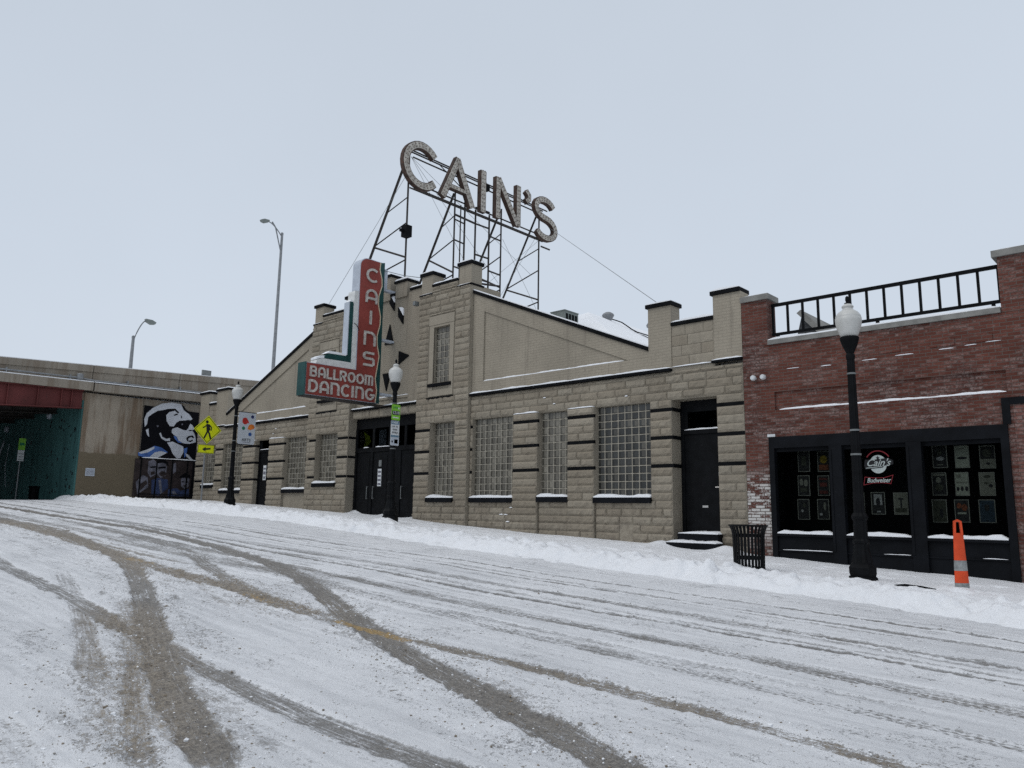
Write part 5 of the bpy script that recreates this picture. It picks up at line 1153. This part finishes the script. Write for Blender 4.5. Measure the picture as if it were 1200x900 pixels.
# ------------------------------------------------------------------ street lamps
def make_lamp(name, label, loc):
    o = thing(name, label, 'street lamp', loc, 'acorn street lamps along the kerb'); x, y, z = loc
    q = MB(); q.lathe([(.235, -.3), (.235, .05), (.225, .10), (.20, .115), (.215, .16), (.215, .25), (.175, .30), (.165, .33)], loc, 8); q.build('plinth', M['black'], o)
    q = MB(); q.lathe([(.165, .33), (.15, .38), (.118, .55), (.112, .62), (.128, .64), (.128, .67), (.108, .70), (.105, 1.00), (.122, 1.02), (.128, 1.06), (.105, 1.10), (.088, 1.12)], loc, 40, 0, .12, 10); q.build('base', M['black'], o)
    q = MB(); q.lathe([(.084, 1.12), (.062, 3.62), (.060, 3.70)], loc, 40, 0, .14, 10); q.build('pole', M['black'], o)
    q = MB(); q.lathe([(.066, 3.66), (.072, 3.70), (.072, 3.74), (.058, 3.76), (.075, 3.80), (.12, 3.90), (.148, 3.99), (.152, 4.03), (.14, 4.045)], loc, 24); q.build('cup', M['black'], o, smooth=False)
    q = MB(); q.lathe([(.13, 4.04), (.155, 4.10), (.192, 4.20), (.21, 4.30), (.212, 4.36), (.203, 4.375), (.205, 4.385), (.198, 4.41), (.165, 4.46), (.15, 4.475), (.11, 4.50), (.085, 4.525), (.082, 4.55), (.095, 4.56), (.095, 4.575), (.085, 4.59), (.04, 4.625), (.01, 4.63)], loc, 28); q.build('globe', M['globe'], o, smooth=True)
    q = MB(); q.lathe([(.05, 4.615), (.05, 4.635), (.022, 4.65), (.034, 4.69), (.028, 4.74), (.008, 4.76)], loc, 12); q.build('finial', M['black'], o)
    q = MB(); [q.lathe([(r, zz), (r, zz + .03)], loc, 20) for r, zz in ((.072, 3.40), (.078, 2.45), (.083, 2.05))]; build_each(q, 'strap', M['grey_steel'], o)
    return o
lamp = make_lamp('street_lamp', 'black acorn street lamp in front of the brick shop window', (-4.46, 13.2, .56))
for loc, lab in (((-17.81, 14.2, 1.34), 'black acorn street lamp carrying green and grey parking signs'), ((-27.25, 14.2, 1.66), 'black acorn street lamp with a pale arts banner')):
    c = copy_tree(lamp); c.location = loc; c['label'] = lab; ORG[c.name] = Vector(loc); c.scale = (1, 1, 0.985)
# banner on the far lamp
bn = thing('banner', 'pale grey banner with five coloured petals hanging from the lamp', 'banner', (-27.2, 14.62, 3.98))
q = MB(); n = 10; xb = -27.18
out_ = [(14.33, 3.98), (14.93, 3.98), (14.98, 4.03), (14.98, 5.13), (14.93, 5.18), (14.33, 5.18), (14.28, 5.13), (14.28, 4.03)]
q.prism(out_, 'X', xb - .012, xb); q.build('cloth', M['banner'], bn)
q = MB()
for z in (5.195, 3.965): q.tube([(xb - .006, 14.2, z), (xb - .006, 15.0, z)], .014, 8)
q.build('arm', M['black'], bn)
for c, rx_, rz_, mm in (((14.84, 5.04), .062, .066, 'navy'), ((14.50, 4.58), .062, .066, 'green'), ((14.78, 4.37), .068, .072, 'blue')):
    q = MB(); q.prism(arc(c[0], c[1], rx_, rz_, 0, 345, 23), 'X', xb + .001, xb + .004); q.build('petal', M[mm], bn)
q = MB(); q.prism(arc(14.55, 4.86, .12, .13, 60, 330, 14) + [(14.72, 4.78), (14.66, 4.90)], 'X', xb + .001, xb + .004); q.build('petal', M['red'], bn)
q = MB(); q.prism(arc(14.82, 4.64, .13, .115, -20, 180, 14) + [(14.66, 4.56), (14.78, 4.53)], 'X', xb + .001, xb + .004); q.build('petal', M['orange2'], bn)
text('arts_lettering', 'ARTS', .15, M['ink'], bn, (xb + .002, 14.64, 4.14), '+X', .001, .36)
q = MB(); q.box(xb + .0005, xb + .002, 14.50, 14.80, 4.045, 4.06); q.build('fine_print', M['mural_grey'], bn)
# parking signs strapped to the middle lamp
XQ = -17.70
def plate(parent_name, label, cat, y0, y1, z0, z1, x, mat):
    o = MB(); r_ = .02; o.prism([(y0 + r_, z0), (y1 - r_, z0), (y1, z0 + r_), (y1, z1 - r_), (y1 - r_, z1), (y0 + r_, z1), (y0, z1 - r_), (y0, z0 + r_)], 'X', x - .004, x); return tag(o.build(parent_name, mat, None), label, cat)
def rects(parent, x, items):
    for nm, y0, y1, z0, z1, mm in items:
        q = MB(); q.box(x + .0005, x + .002, y0, y1, z0, z1); q.build(nm, M[mm], parent)
g = plate('parking_sign', 'lime green parking zone sign with dark number band on lamp post', 'sign', 14.02, 14.33, 4.20, 4.66, XQ, M['sign_green2'])
rects(g, XQ, [('number_band', 14.04, 14.31, 4.35, 4.47, 'ink'), ('corner_mark', 14.25, 14.30, 4.53, 4.58, 'sheet_white'), ('rule', 14.06, 14.28, 4.26, 4.29, 'sheet_white')])
text('zone_number', '1210', .115, M['sheet_white'], g, (XQ + .003, 14.175, 4.412), '+X', .001, .23); text('zone_word', 'ZONE', .07, M['green'], g, (XQ + .002, 14.15, 4.565), '+X', .001, .17)
g = plate('parking_sign', 'pale grey and slate pay to park sign below the lime sign', 'sign', 14.01, 14.32, 3.46, 4.18, XQ, M['sheet_white'])
rects(g, XQ, [('head_band', 14.02, 14.31, 4.07, 4.17, 'sheet_blue'), ('foot_band', 14.02, 14.31, 3.70, 3.76, 'sheet_blue'), ('lower_panel', 14.02, 14.31, 3.47, 3.69, 'sign_grey'), ('symbol', 14.05, 14.10, 3.54, 3.60, 'sheet_blue'), ('fine_print', 14.15, 14.28, 3.52, 3.64, 'reflective')])
text('heading', 'PARK', .085, M['sheet_white'], g, (XQ + .003, 14.165, 4.12), '+X', .001, .22)
for k, s_ in enumerate(('PAY TO', 'PARK', 'MOBILE')): text('instruction', s_, .07, M['ink'], g, (XQ + .002, 14.165, 4.005 - .085 * k), '+X', .001, (.2, .17, .2)[k])

# ------------------------------------------------------------------ pedestrian crossing sign
pc = thing('crossing_sign', 'yellow diamond pedestrian crossing sign with arrow plaque on a steel post', 'road sign', (-27.5, 13.35, 1.5))
q = MB(); q.box(-27.47, -27.43, 13.18, 13.22, 1.3, 4.9); q.build('post', M['galv'], pc)
XD = -27.40
q = MB(); q.prism([(13.22, 4.95), (13.745, 4.425), (13.22, 3.90), (12.695, 4.425)], 'X', XD - .004, XD); dm = q.build('diamond_plate', M['yellow'], pc)
q = MB(); q.ribbon([(13.22, 4.90), (13.695, 4.425), (13.22, 3.95), (12.745, 4.425)], .02, fX, XD + .0005, XD + .002, closed=True); q.build('border', M['ink'], dm)
wk = MB(); oz, oy = 4.42, 13.22
wk.prism(arc(oy - .045, oz + .29, .055, .06, 0, 340, 17), 'X', XD + .0005, XD + .0025)
wk.prism([(oy - .07, oz + .22), (oy + .06, oz + .20), (oy + .09, oz + .0), (oy + .05, oz - .05), (oy - .045, oz - .05), (oy - .06, oz + .05)], 'X', XD + .0005, XD + .0025)
for i, (pts, w) in enumerate((([(oy + .0, oz - .04), (oy - .06, oz - .18), (oy - .12, oz - .32)], .062), ([(oy + .02, oz - .04), (oy + .08, oz - .18), (oy + .13, oz - .33)], .062), ([(oy - .05, oz + .17), (oy - .13, oz + .10), (oy - .20, oz + .06)], .042), ([(oy + .05, oz + .17), (oy + .13, oz + .10), (oy + .12, oz - .02)], .042))):
    wk.ribbon(pts, w, fX, XD + .0005, XD + .003 + i * .0005)
wk.build('walker_symbol', M['ink'], dm)
q = MB(); q.box(XD - .004, XD, 12.90, 13.52, 3.56, 3.87); pl = q.build('arrow_plate', M['yellow'], pc)
q = MB(); q.prism([(13.06, 3.70), (13.20, 3.795), (13.19, 3.745), (13.38, 3.765), (13.38, 3.705), (13.19, 3.675), (13.20, 3.615)], 'X', XD + .0005, XD + .0025); q.build('arrow', M['ink'], pl)
q = MB(); q.ribbon([(12.915, 3.575), (13.505, 3.575), (13.505, 3.855), (12.915, 3.855)], .012, fX, XD + .0005, XD + .002, closed=True); q.build('border', M['ink'], pl)

# ------------------------------------------------------------------ litter bins, channeliser post
def make_bin(name, label, loc, sc=1.0):
    o = thing(name, label, 'litter bin', loc, 'black slatted litter bins'); x, y, z = loc
    q = MB(); q.lathe([(.02, .05), (.25, .05), (.25, .07), (.02, .07)], loc, 24); q.build('base_plate', M['black'], o)
    for k in range(28):
        a = 2 * math.pi * k / 28; q = MB(); c_, s_ = math.cos(a), math.sin(a); w = .021
        prof = [(.262, .03), (.268, .40), (.272, .60), (.285, .68), (.325, .775)]
        A_ = []
        for r, h in prof:
            A_.append([q.vert((x + (r + dr) * c_ - t * w * s_, y + (r + dr) * s_ + t * w * c_, z + h)) for dr, t in ((0, -1), (0, 1), (-.008, 1), (-.008, -1))])
        for a_, b_ in zip(A_[:-1], A_[1:]):
            for j in range(4): q.face((a_[j], a_[(j + 1) % 4], b_[(j + 1) % 4], b_[j]))
        q.face(A_[0]); q.face(A_[-1]); q.build('slat', M['black'], o)
    q = MB(); q.lathe([(.245, .0), (.275, .0), (.275, .045), (.245, .045)], loc, 28); q.build('hoop', M['black'], o)
    for zh in (.2, .58):
        q = MB(); n = 28; R_ = [[q.vert((x + r_ * math.cos(2 * math.pi * k / n), y + r_ * math.sin(2 * math.pi * k / n), z + h_)) for k in range(n)] for r_, h_ in ((.252, zh), (.26, zh), (.26, zh + .05), (.252, zh + .05))]
        for j in range(4):
            for k in range(n): q.face((R_[j][k], R_[j][(k + 1) % n], R_[(j + 1) % 4][(k + 1) % n], R_[(j + 1) % 4][k]))
        q.build('hoop', M['black'], o)
    pts = [(x + .325 * math.cos(2 * math.pi * k / 32), y + .325 * math.sin(2 * math.pi * k / 32), z + .775) for k in range(33)]
    q = MB(); q.tube(pts, .014, 8, cap=False); q.build('rim', M['black'], o); return o
bin_ = make_bin('litter_bin', 'black slatted steel litter bin with flared rim before the brick corner', (-6.25, 12.9, .66))
c = copy_tree(bin_); c.location = (-41.1, 11.7, 1.84); c['label'] = 'small distant slatted litter bin before the teal underpass wall'; c.scale = (.8, .8, .8)
cn = thing('channelizer_post', 'orange traffic channelizer with two grey reflective bands and loop handle', 'traffic post', (-3.12, 13.5, .56))
def ell(zb0, zt0, mat, nm, w0, w1):
    q = MB(); n = 20; rings = []
    for z, w in ((zb0, w0), (zt0, w1)): rings.append([q.vert((-3.12 + w * math.cos(2 * math.pi * k / n) * .78 + w * .6 * .3 * math.sin(2 * math.pi * k / n), 13.5 + w * .55 * math.sin(2 * math.pi * k / n) + w * .3 * math.cos(2 * math.pi * k / n), .56 + z)) for k in range(n)])
    for k in range(n): q.face((rings[0][k], rings[0][(k + 1) % n], rings[1][(k + 1) % n], rings[1][k]))
    q.face(rings[0]); q.face(rings[1]); return q.build(nm, mat, cn)
def wz(z): return .112 - .044 * max(0, z) / 1.0
ell(-.12, .085, M['reflective'], 'reflective_band', wz(0) + .003, wz(.085) + .003)
ell(.086, .265, M['orange'], 'body', wz(.086), wz(.265)); ell(.266, .42, M['reflective'], 'reflective_band', wz(.266) + .003, wz(.42) + .003); ell(.421, .80, M['orange'], 'body', wz(.42), wz(.80))
q = MB(); hx = [(0.074, 0.80), (.060, 1.0), (.045, 1.04), (-.045, 1.04), (-.060, 1.0), (-.074, .80)]
q.ribbon([(.05, .80), (.040, 1.0), (.0, 1.02), (-.040, 1.0), (-.05, .80)], .03, lambda u, v, d: (-3.12 + u * .9 + d * .4, 13.5 + u * .42 - d * .9, .56 + v), -.03, .03); q.build('handle', M['orange'], cn)
ell(.79, .83, M['orange'], 'shoulder', wz(.80), wz(.83) - .004)
for nm, y, z, l in (('bark_strip', 13.35, .64, .36),):
    q = MB(); pz = zpave(-3.75, 13.2); q.tube([(-4.0, 13.20, pz + .03), (-3.85, 13.22, pz + .045), (-3.62, 13.26, pz + .03), (-3.42, 13.27, pz + .012)], [.012, .022, .018, .006], 6); tag(q.build('stick', M['black_trim']), 'short dark stick lying on the snow beside the orange post', 'stick')

# ------------------------------------------------------------------ overpass, wing wall, mural
XO = -36.5
ov = thing('overpass', 'weathered concrete highway overpass with dark red steel girder', 'bridge', (XO, 12.0, 1.9))
def zt(y): return 7.57 + .0468 * (y - 8.6)
def zs(y): return 6.53 + .016 * (y - 8.6)
JY = 12.15; Y0, Y1 = -30.0, 46.0
for a, b in ((Y0, -8.0), (-7.97, 2.2), (2.23, JY), (JY + .03, 16.0), (16.03, 26.0), (26.03, Y1)):
    q = MB(); q.prism([(a, zs(a) + .38), (b, zs(b) + .38), (b, zt(b) - .30), (a, zt(a) - .30)], 'X', XO - .36, XO - .02)
    q.prism([(a, zt(a) - .298), (b, zt(b) - .298), (b, zt(b)), (a, zt(a))], 'X', XO - .40, XO + .03); p_ = q.build('parapet', M['concrete'], ov)
    q = MB(); q.prism([(a, zt(a) + .002), (b, zt(b) + .002), (b, zt(b) + .035), (a, zt(a) + .035)], 'X', XO - .38, XO + .0); q.build('snow_cap', M['snow'], p_)
q = MB(); q.prism([(Y0, zs(Y0)), (JY, zs(JY)), (JY, zs(JY) + .37), (Y0, zs(Y0) + .37)], 'X', XO - 22, XO + .26); q.build('deck_edge', M['concrete'], ov)
q = MB(); q.prism([(JY + .05, zs(JY) - .02), (Y1, zs(Y1) - .02), (Y1, zs(Y1) + .33), (JY + .05, zs(JY) + .33)], 'X', XO - .5, XO + .30); q.build('deck_edge', M['concrete'], ov)
q = MB()
for a, b in ((Y0, JY), (JY + .06, Y1)): q.prism([(a, zs(a) + .372), (b, zs(b) + .372), (b, zs(b) + .41), (a, zs(a) + .41)], 'X', XO + .02, XO + .24)
q.build('snow_strip', M['snow'], ov)
q = MB(); q.tube([(XO + .14, Y0, zs(Y0) + .60), (XO + .14, 11.5, zs(11.5) + .52), (XO + .14, 12.2, zs(12.2) + .46), (XO + .14, Y1, zs(Y1) + .46)], .036, 8)
for y in np.arange(-20, 40, 2.4): q.box(XO - .0, XO + .16, y, y + .05, zs(y) + .42, zs(y) + .62)
q.lathe([(.10, -.14), (.13, -.1), (.13, .1), (.1, .14)], (XO + .16, 11.6, zs(11.6) + .56), 12); q.build('conduit', M['galv'], ov)
for k, xg in enumerate((XO + .02, XO - 3.2, XO - 6.4, XO - 9.6, XO - 12.8, XO - 16, XO - 19.2)):
    q = MB(); ya, yb = -6.0, 11.82
    def zb2(y): return 5.62 + .062 * (y - 8.8)
    q.prism([(ya, 4.75), (yb, zb2(yb)), (yb, zs(yb) - .003), (ya, zs(ya) - .003)], 'X', xg - .02, xg); q.prism([(ya, 4.71), (yb, zb2(yb) - .04), (yb, zb2(yb)), (ya, 4.75)], 'X', xg - .2, xg + .18)
    q.prism([(ya, zs(ya) - .05), (yb, zs(yb) - .05), (yb, zs(yb) - .004), (ya, zs(ya) - .004)], 'X', xg - .2, xg + .16)
    for y in [8.95, 10.05, 10.95, 11.35] + list(np.arange(-5, 8, 1.05)): q.prism([(y, zb2(y) + .002), (y + .03, zb2(y) + .002), (y + .03, zs(y) - .052), (y, zs(y) - .052)], 'X', xg + .002, xg + .14)
    q.build('girder', M['girder'] if k == 0 else M['iron'], ov)
# abutment beside the road (teal paint), wing wall facing the street corner, far abutment
q = MB(); q.prism([(XO - .02, .8), (XO - 22, .8), (XO - 22, 6.5), (XO - .02, 6.15)][::-1], 'Y', 11.86, 12.5)
rr = random.Random(2)                                      # scuffs and spray marks on the teal paint, and a pale line drawing
for k in range(90):
    x, z, s_ = XO - .3 - 9 * rr.random() ** 1.4, 2.1 + 3.4 * rr.random(), rr.uniform(.02, .09); q.prism([(x - s_, z - s_ * .6), (x + s_ * .6, z - s_), (x + s_, z + s_ * .5), (x - s_ * .3, z + s_)], 'Y', 11.85, 11.859, 1)
ab = q.build('abutment_wall', [M['teal'], M['ink']], ov)
q = MB(); fY = lambda u, v, d: (u, d, v)
for pts, w in (([(-47.6, 4.9), (-48.3, 4.1), (-48.2, 2.6)], .22), ([(-49.3, 5.0), (-48.6, 4.1)], .22), ([(-49.6, 4.8), (-50.3, 3.6), (-49.8, 2.4)], .14), ([(-46.6, 4.7), (-46.9, 3.6), (-46.4, 2.5)], .08), ([(-51, 4.9), (-51.4, 3.5), (-51, 2.4)], .2), ([(-52.4, 4.9), (-51.9, 3.9)], .2)): q.ribbon(pts, w, fY, 11.859, 11.85)
q.build('chalk_figure', M['sign_grey'], ab)
for x, z in ((XO - 4.0, 5.75), (XO - 10.6, 5.5)):
    q = MB(); q.lathe([(.16, 0), (.18, .05), (.14, .14), (.02, .18)], (0, 0, 0), 12); q.v = [(x + a, 11.855 - c, z + b) for a, b, c in q.v]; q.build('bulkhead_lamp', M['sign_grey'], ab)
q = MB(); q.box(XO - .5, XO, 11.93, 14.44, .8, 6.50); q.box(XO - .55, XO - .06, 11.76, 12.3, 5.9, 6.5); wg = q.build('wing_wall', M['wing_concrete'], ov)
q = MB(); q.box(XO - .5, XO - .03, 14.47, 30, .8, 6.52); q.build('wing_wall', M['concrete'], ov)
q = MB(); q.box(XO - 22, XO, -7.2, -6.0, .4, 6.4); q.build('abutment_wall', M['concrete'], ov); q = MB(); q.box(XO - 23, XO - 22, -7, 12.5, .5, 6.4)
q = MB(); q.box(XO - 23.5, XO - .4, Y0, Y1, 6.95, 7.0); q.build('deck', M['snow'], ov)
# dark end beyond the bridge: the street runs on between buildings
bl = MB(); bl.box(-90, -75, -30, 4.5, .8, 8); bl.box(-90, -75, 4.7, 40, .8, 9); tag(bl.build('far_building', M['asphalt_roof']), 'dark block closing the street beyond the underpass', 'building')
q = MB(); q.box(XO + .002, XO + .02, 12.26, 12.64, 2.88, 3.22); pq = q.build('notice_plate', M['sign_grey']); tag(pq, 'small pale notice plate on the concrete wing wall', 'notice')
q = MB(); [q.box(XO + .0205, XO + .022, 12.30, 12.60, 2.95 + .06 * k, 2.97 + .06 * k) for k in range(4)]; q.build('print', M['mural_grey'], pq)
for y, z in ((17.2, zt(17.2)),):
    q = MB(); q.box(XO - .3, XO - .2, y, y + .45, z + .04, z + .34); q.box(XO - .27, XO - .23, y + .2, y + .25, z - .1, z + .05); tag(q.build('parapet_box', M['grey_steel']), 'small grey box on top of the overpass parapet', 'utility box')
# mural: flat painted panel on the wing wall, generic profile of a man in sunglasses over two smaller heads
mu = thing('mural_panel', 'black and white painted mural of a man in sunglasses on the concrete wall', 'mural', (XO, 15.8, 2.0))
MX = XO + .03; UY, UZ = lambda p: 14.50 + (p - 55) / 455 * 2.62, lambda p: 6.22 - (p - 85) / 750 * 4.16
def mp(pts): return [(UY(a), UZ(b)) for a, b in pts]
q = MB(); q.prism([(14.49, 2.02), (17.10, 2.02), (17.10, 6.14), (14.49, 6.22)], 'X', MX - .03, MX); q.build('panel', M['mural_black'], mu)
def paint(nm, pts, mat, k=1):
    q = MB(); q.prism(mp(pts), 'X', MX + .0005, MX + .002 * k); q.build(nm, M[mat], mu)
paint('hair', [(60, 200), (75, 150), (120, 100), (190, 55), (270, 36), (350, 42), (372, 90), (420, 120), (452, 158), (440, 172), (380, 170), (330, 110), (300, 85), (240, 95), (200, 110), (160, 120), (120, 150), (90, 180), (85, 240), (70, 265)], 'mural_white')
paint('hair', [(345, 42), (375, 60), (390, 82), (418, 100), (430, 125), (400, 110), (372, 92)], 'mural_black', 1.5)
paint('brow', [(232, 150), (255, 120), (300, 105), (325, 125), (345, 112), (372, 160), (430, 165), (395, 178), (345, 185), (320, 205), (300, 240), (268, 240), (240, 200)], 'mural_white', 1.6)
paint('cheek', [(290, 262), (330, 243), (380, 262), (412, 262), (422, 218), (438, 204), (455, 212), (474, 240), (470, 252), (455, 258), (472, 275), (486, 300), (493, 330), (497, 358), (480, 365), (440, 378), (390, 376), (350, 355), (335, 325), (305, 310), (288, 290)], 'mural_white', 1.8)
paint('sunglasses', [(326, 224), (365, 196), (442, 178), (434, 205), (420, 250), (397, 266), (372, 242), (338, 240)], 'mural_black', 2.6)
paint('mouth', [(412, 330), (428, 311), (462, 302), (480, 318), (472, 328), (455, 316), (432, 330), (430, 350), (450, 348), (464, 338), (472, 350), (450, 362), (420, 354)], 'mural_black', 2.6)
paint('nostril', [(424, 262), (446, 254), (462, 258), (448, 266), (432, 268)], 'mural_black', 2.6)
paint('lens_glint', [(362, 212), (372, 206), (376, 220), (366, 222)], 'mural_grey', 3.0); paint('brow_line', [(290, 140), (320, 125), (332, 142), (322, 138), (300, 148)], 'mural_black', 2.6); paint('brow_line', [(350, 140), (362, 146), (364, 166), (356, 160)], 'mural_black', 2.6)
paint('sideburn', [(305, 318), (330, 322), (345, 355), (385, 376), (350, 372), (320, 345)], 'mural_blue', 2.2)
paint('ear', [(188, 310), (200, 300), (215, 335), (250, 350), (280, 340), (280, 365), (245, 368), (210, 350)], 'mural_white', 1.9)
paint('neck', [(258, 380), (300, 368), (345, 385), (395, 405), (400, 450), (378, 505), (350, 510), (310, 470), (290, 425)], 'mural_white', 2.0)
paint('collar', [(415, 460), (440, 470), (488, 515), (470, 520), (430, 490)], 'mural_white', 2.0)
paint('shirt', [(36, 480), (100, 455), (160, 415), (215, 425), (240, 440), (272, 462), (200, 480), (120, 520), (40, 505)], 'mural_blue', 1.4)
paint('shirt', [(42, 478), (105, 450), (160, 420), (160, 440), (110, 475), (60, 488)], 'mural_white', 2.1)
paint('shirt', [(120, 522), (165, 470), (215, 455), (265, 466), (230, 490), (160, 530)], 'mural_white', 2.1)
paint('earring', [(160, 245), (175, 240), (182, 250), (170, 258)], 'mural_grey', 1.5); paint('strap', [(400, 420), (430, 410), (425, 480), (410, 500)], 'mural_blue', 1.6); paint('tail_of_hair', [(80, 290), (100, 275), (105, 310), (112, 345), (95, 330)], 'mural_white', 1.5)
paint('lower_band', [(20, 530), (488, 530), (480, 828), (20, 838)], 'mural_brown', .8)
paint('head', [(125, 545), (165, 530), (200, 560), (190, 650), (150, 680), (125, 640)], 'mural_grey', 1.2); paint('head', [(195, 560), (255, 545), (275, 590), (270, 660), (230, 680), (200, 650)], 'mural_grey', 1.3)
paint('jacket', [(40, 720), (90, 660), (130, 680), (140, 760), (60, 820)], 'mural_grey', 1.1); paint('jacket', [(160, 700), (210, 680), (290, 690), (300, 760), (230, 825), (170, 820)], 'mural_navy', 1.1)
paint('head', [(398, 680), (430, 655), (468, 675), (468, 740), (435, 765), (402, 740)], 'mural_grey', 1.3); paint('jacket', [(300, 770), (370, 760), (400, 780), (470, 760), (475, 825), (300, 828)], 'mural_navy', 1.1); paint('hat', [(385, 660), (430, 625), (475, 650), (480, 668), (385, 672)], 'mural_black', 1.5)
for pts, m_ in (([(205, 590), (262, 580), (268, 596), (208, 604)], 'mural_black'), ([(215, 640), (235, 622), (262, 622), (275, 645), (255, 668), (228, 664)], 'mural_brown'), ([(140, 590), (185, 582), (185, 596), (142, 602)], 'mural_black'), ([(148, 632), (180, 626), (184, 650), (152, 660)], 'mural_brown'), ([(405, 700), (425, 698), (425, 708), (406, 710)], 'mural_black'), ([(442, 698), (462, 700), (462, 710), (443, 708)], 'mural_black'), ([(418, 735), (435, 730), (452, 736), (436, 746)], 'mural_brown'), ([(195, 560), (200, 535), (240, 522), (280, 545), (288, 580), (270, 560), (230, 552)], 'mural_black'), ([(215, 700), (235, 690), (255, 800), (240, 815)], 'mural_grey'), ([(70, 740), (120, 700), (130, 730), (80, 790)], 'mural_brown'), ([(320, 560), (345, 545), (352, 620), (330, 640)], 'mural_grey'), ([(330, 790), (350, 780), (380, 815), (350, 822)], 'mural_grey')): paint('feature', pts, m_, 2.0)
# low black railing along the foot of the mural
fr_ = thing('railing', 'thin black railing with snow on its top bar before the mural', 'railing', (XO + .8, 15.8, 2.0)); XF = XO + .45
q = MB(); q.box(XF - .02, XF + .02, 14.4, 17.3, 3.74, 3.78); q.box(XF - .02, XF + .02, 14.4, 17.3, 2.14, 2.18); build_each(q, 'rail', M['black_trim'], fr_)
q = MB(); snow_ledge(q, 14.42, 17.28, -.02, .02, 0, .035, 3, n=14); q.v = [(XF + b, a, 3.782 + c) for a, b, c in q.v]; q.build('snow_cap', M['snow'], fr_)
for y in (14.42, 15.12, 15.84, 16.55, 17.25):
    q = MB(); q.box(XF - .025, XF + .025, y - .025, y + .025, 1.5, 3.739); q.build('post', M['black_trim'], fr_)
# no-parking sign by the underpass
ps = thing('kerb_sign', 'lime and white parking sign on a thin post before the teal wall', 'road sign', (-41.2, 11.0, 1.7))
q = MB(); q.tube([(-41.25, 11.0, 1.5), (-41.25, 11.0, 4.7)], .03, 8); q.build('post', M['galv'], ps)
q = MB(); q.box(-41.21, -41.2, 10.86, 11.14, 4.12, 4.66); a_ = q.build('lime_plate', M['sign_green2'], ps); q = MB(); q.box(-41.21, -41.2, 10.86, 11.13, 3.6, 4.10); b_ = q.build('white_plate', M['sheet_white'], ps)
rects(a_, -41.2, [('print', 10.90, 11.10, 4.33, 4.45, 'green')]); rects(b_, -41.2, [('print', 10.89, 11.1, 3.78, 3.82, 'reflective'), ('print', 10.89, 11.1, 3.66, 3.7, 'reflective'), ('print', 10.89, 11.1, 3.92, 3.96, 'reflective')])

# ------------------------------------------------------------------ highway lamps behind
def hw_lamp(label, loc, H, arm, dirn, truss):
    o = thing('highway_lamp', label, 'street lamp', loc, 'tall highway lamps'); x, y, z = loc
    q = MB(); q.tube([(x, y, z), (x, y, z + H)], [.12, .075], 12); q.lathe([(.085, 0), (.085, .12), (.02, .16)], (x, y, z + H), 10); q.build('mast', M['galv'], o)
    P = [(x, y + dirn * arm[0] * u, z + H + arm[1] * (1 - (1 - u) ** 1.8) - .15) for u in np.linspace(0, 1, 9)]
    q = MB(); q.tube(P, .032, 8)
    if truss: q.tube([(x, y + dirn * .05, z + H - 1.0), (x, y + dirn * arm[0] * .45, z + H + arm[1] * .45), (x, y + dirn * arm[0] * .7, z + H + arm[1] * .86)], .045, 8)
    q.build('arm', M['galv'], o); e_ = Vector(P[-1])
    q = MB(); q.prism([(e_.y - dirn * .1, e_.z + .06), (e_.y + dirn * .25, e_.z + .05), (e_.y + dirn * .46, e_.z - .05), (e_.y + dirn * .40, e_.z - .16), (e_.y + dirn * .2, e_.z - .19), (e_.y - dirn * .05, e_.z - .08)], 'X', x - .12, x + .12); q.build('lamp_head', M['hvac'], o)
hw_lamp('tall grey highway lamp rising behind the left gable', (-42, 24.05, 6.8), 11.7, (1.05, .75), -1, True)
hw_lamp('shorter grey lamp with curved arm on the overpass', (-42, 15.78, 6.8), 3.6, (.62, 1.25), 1, False)
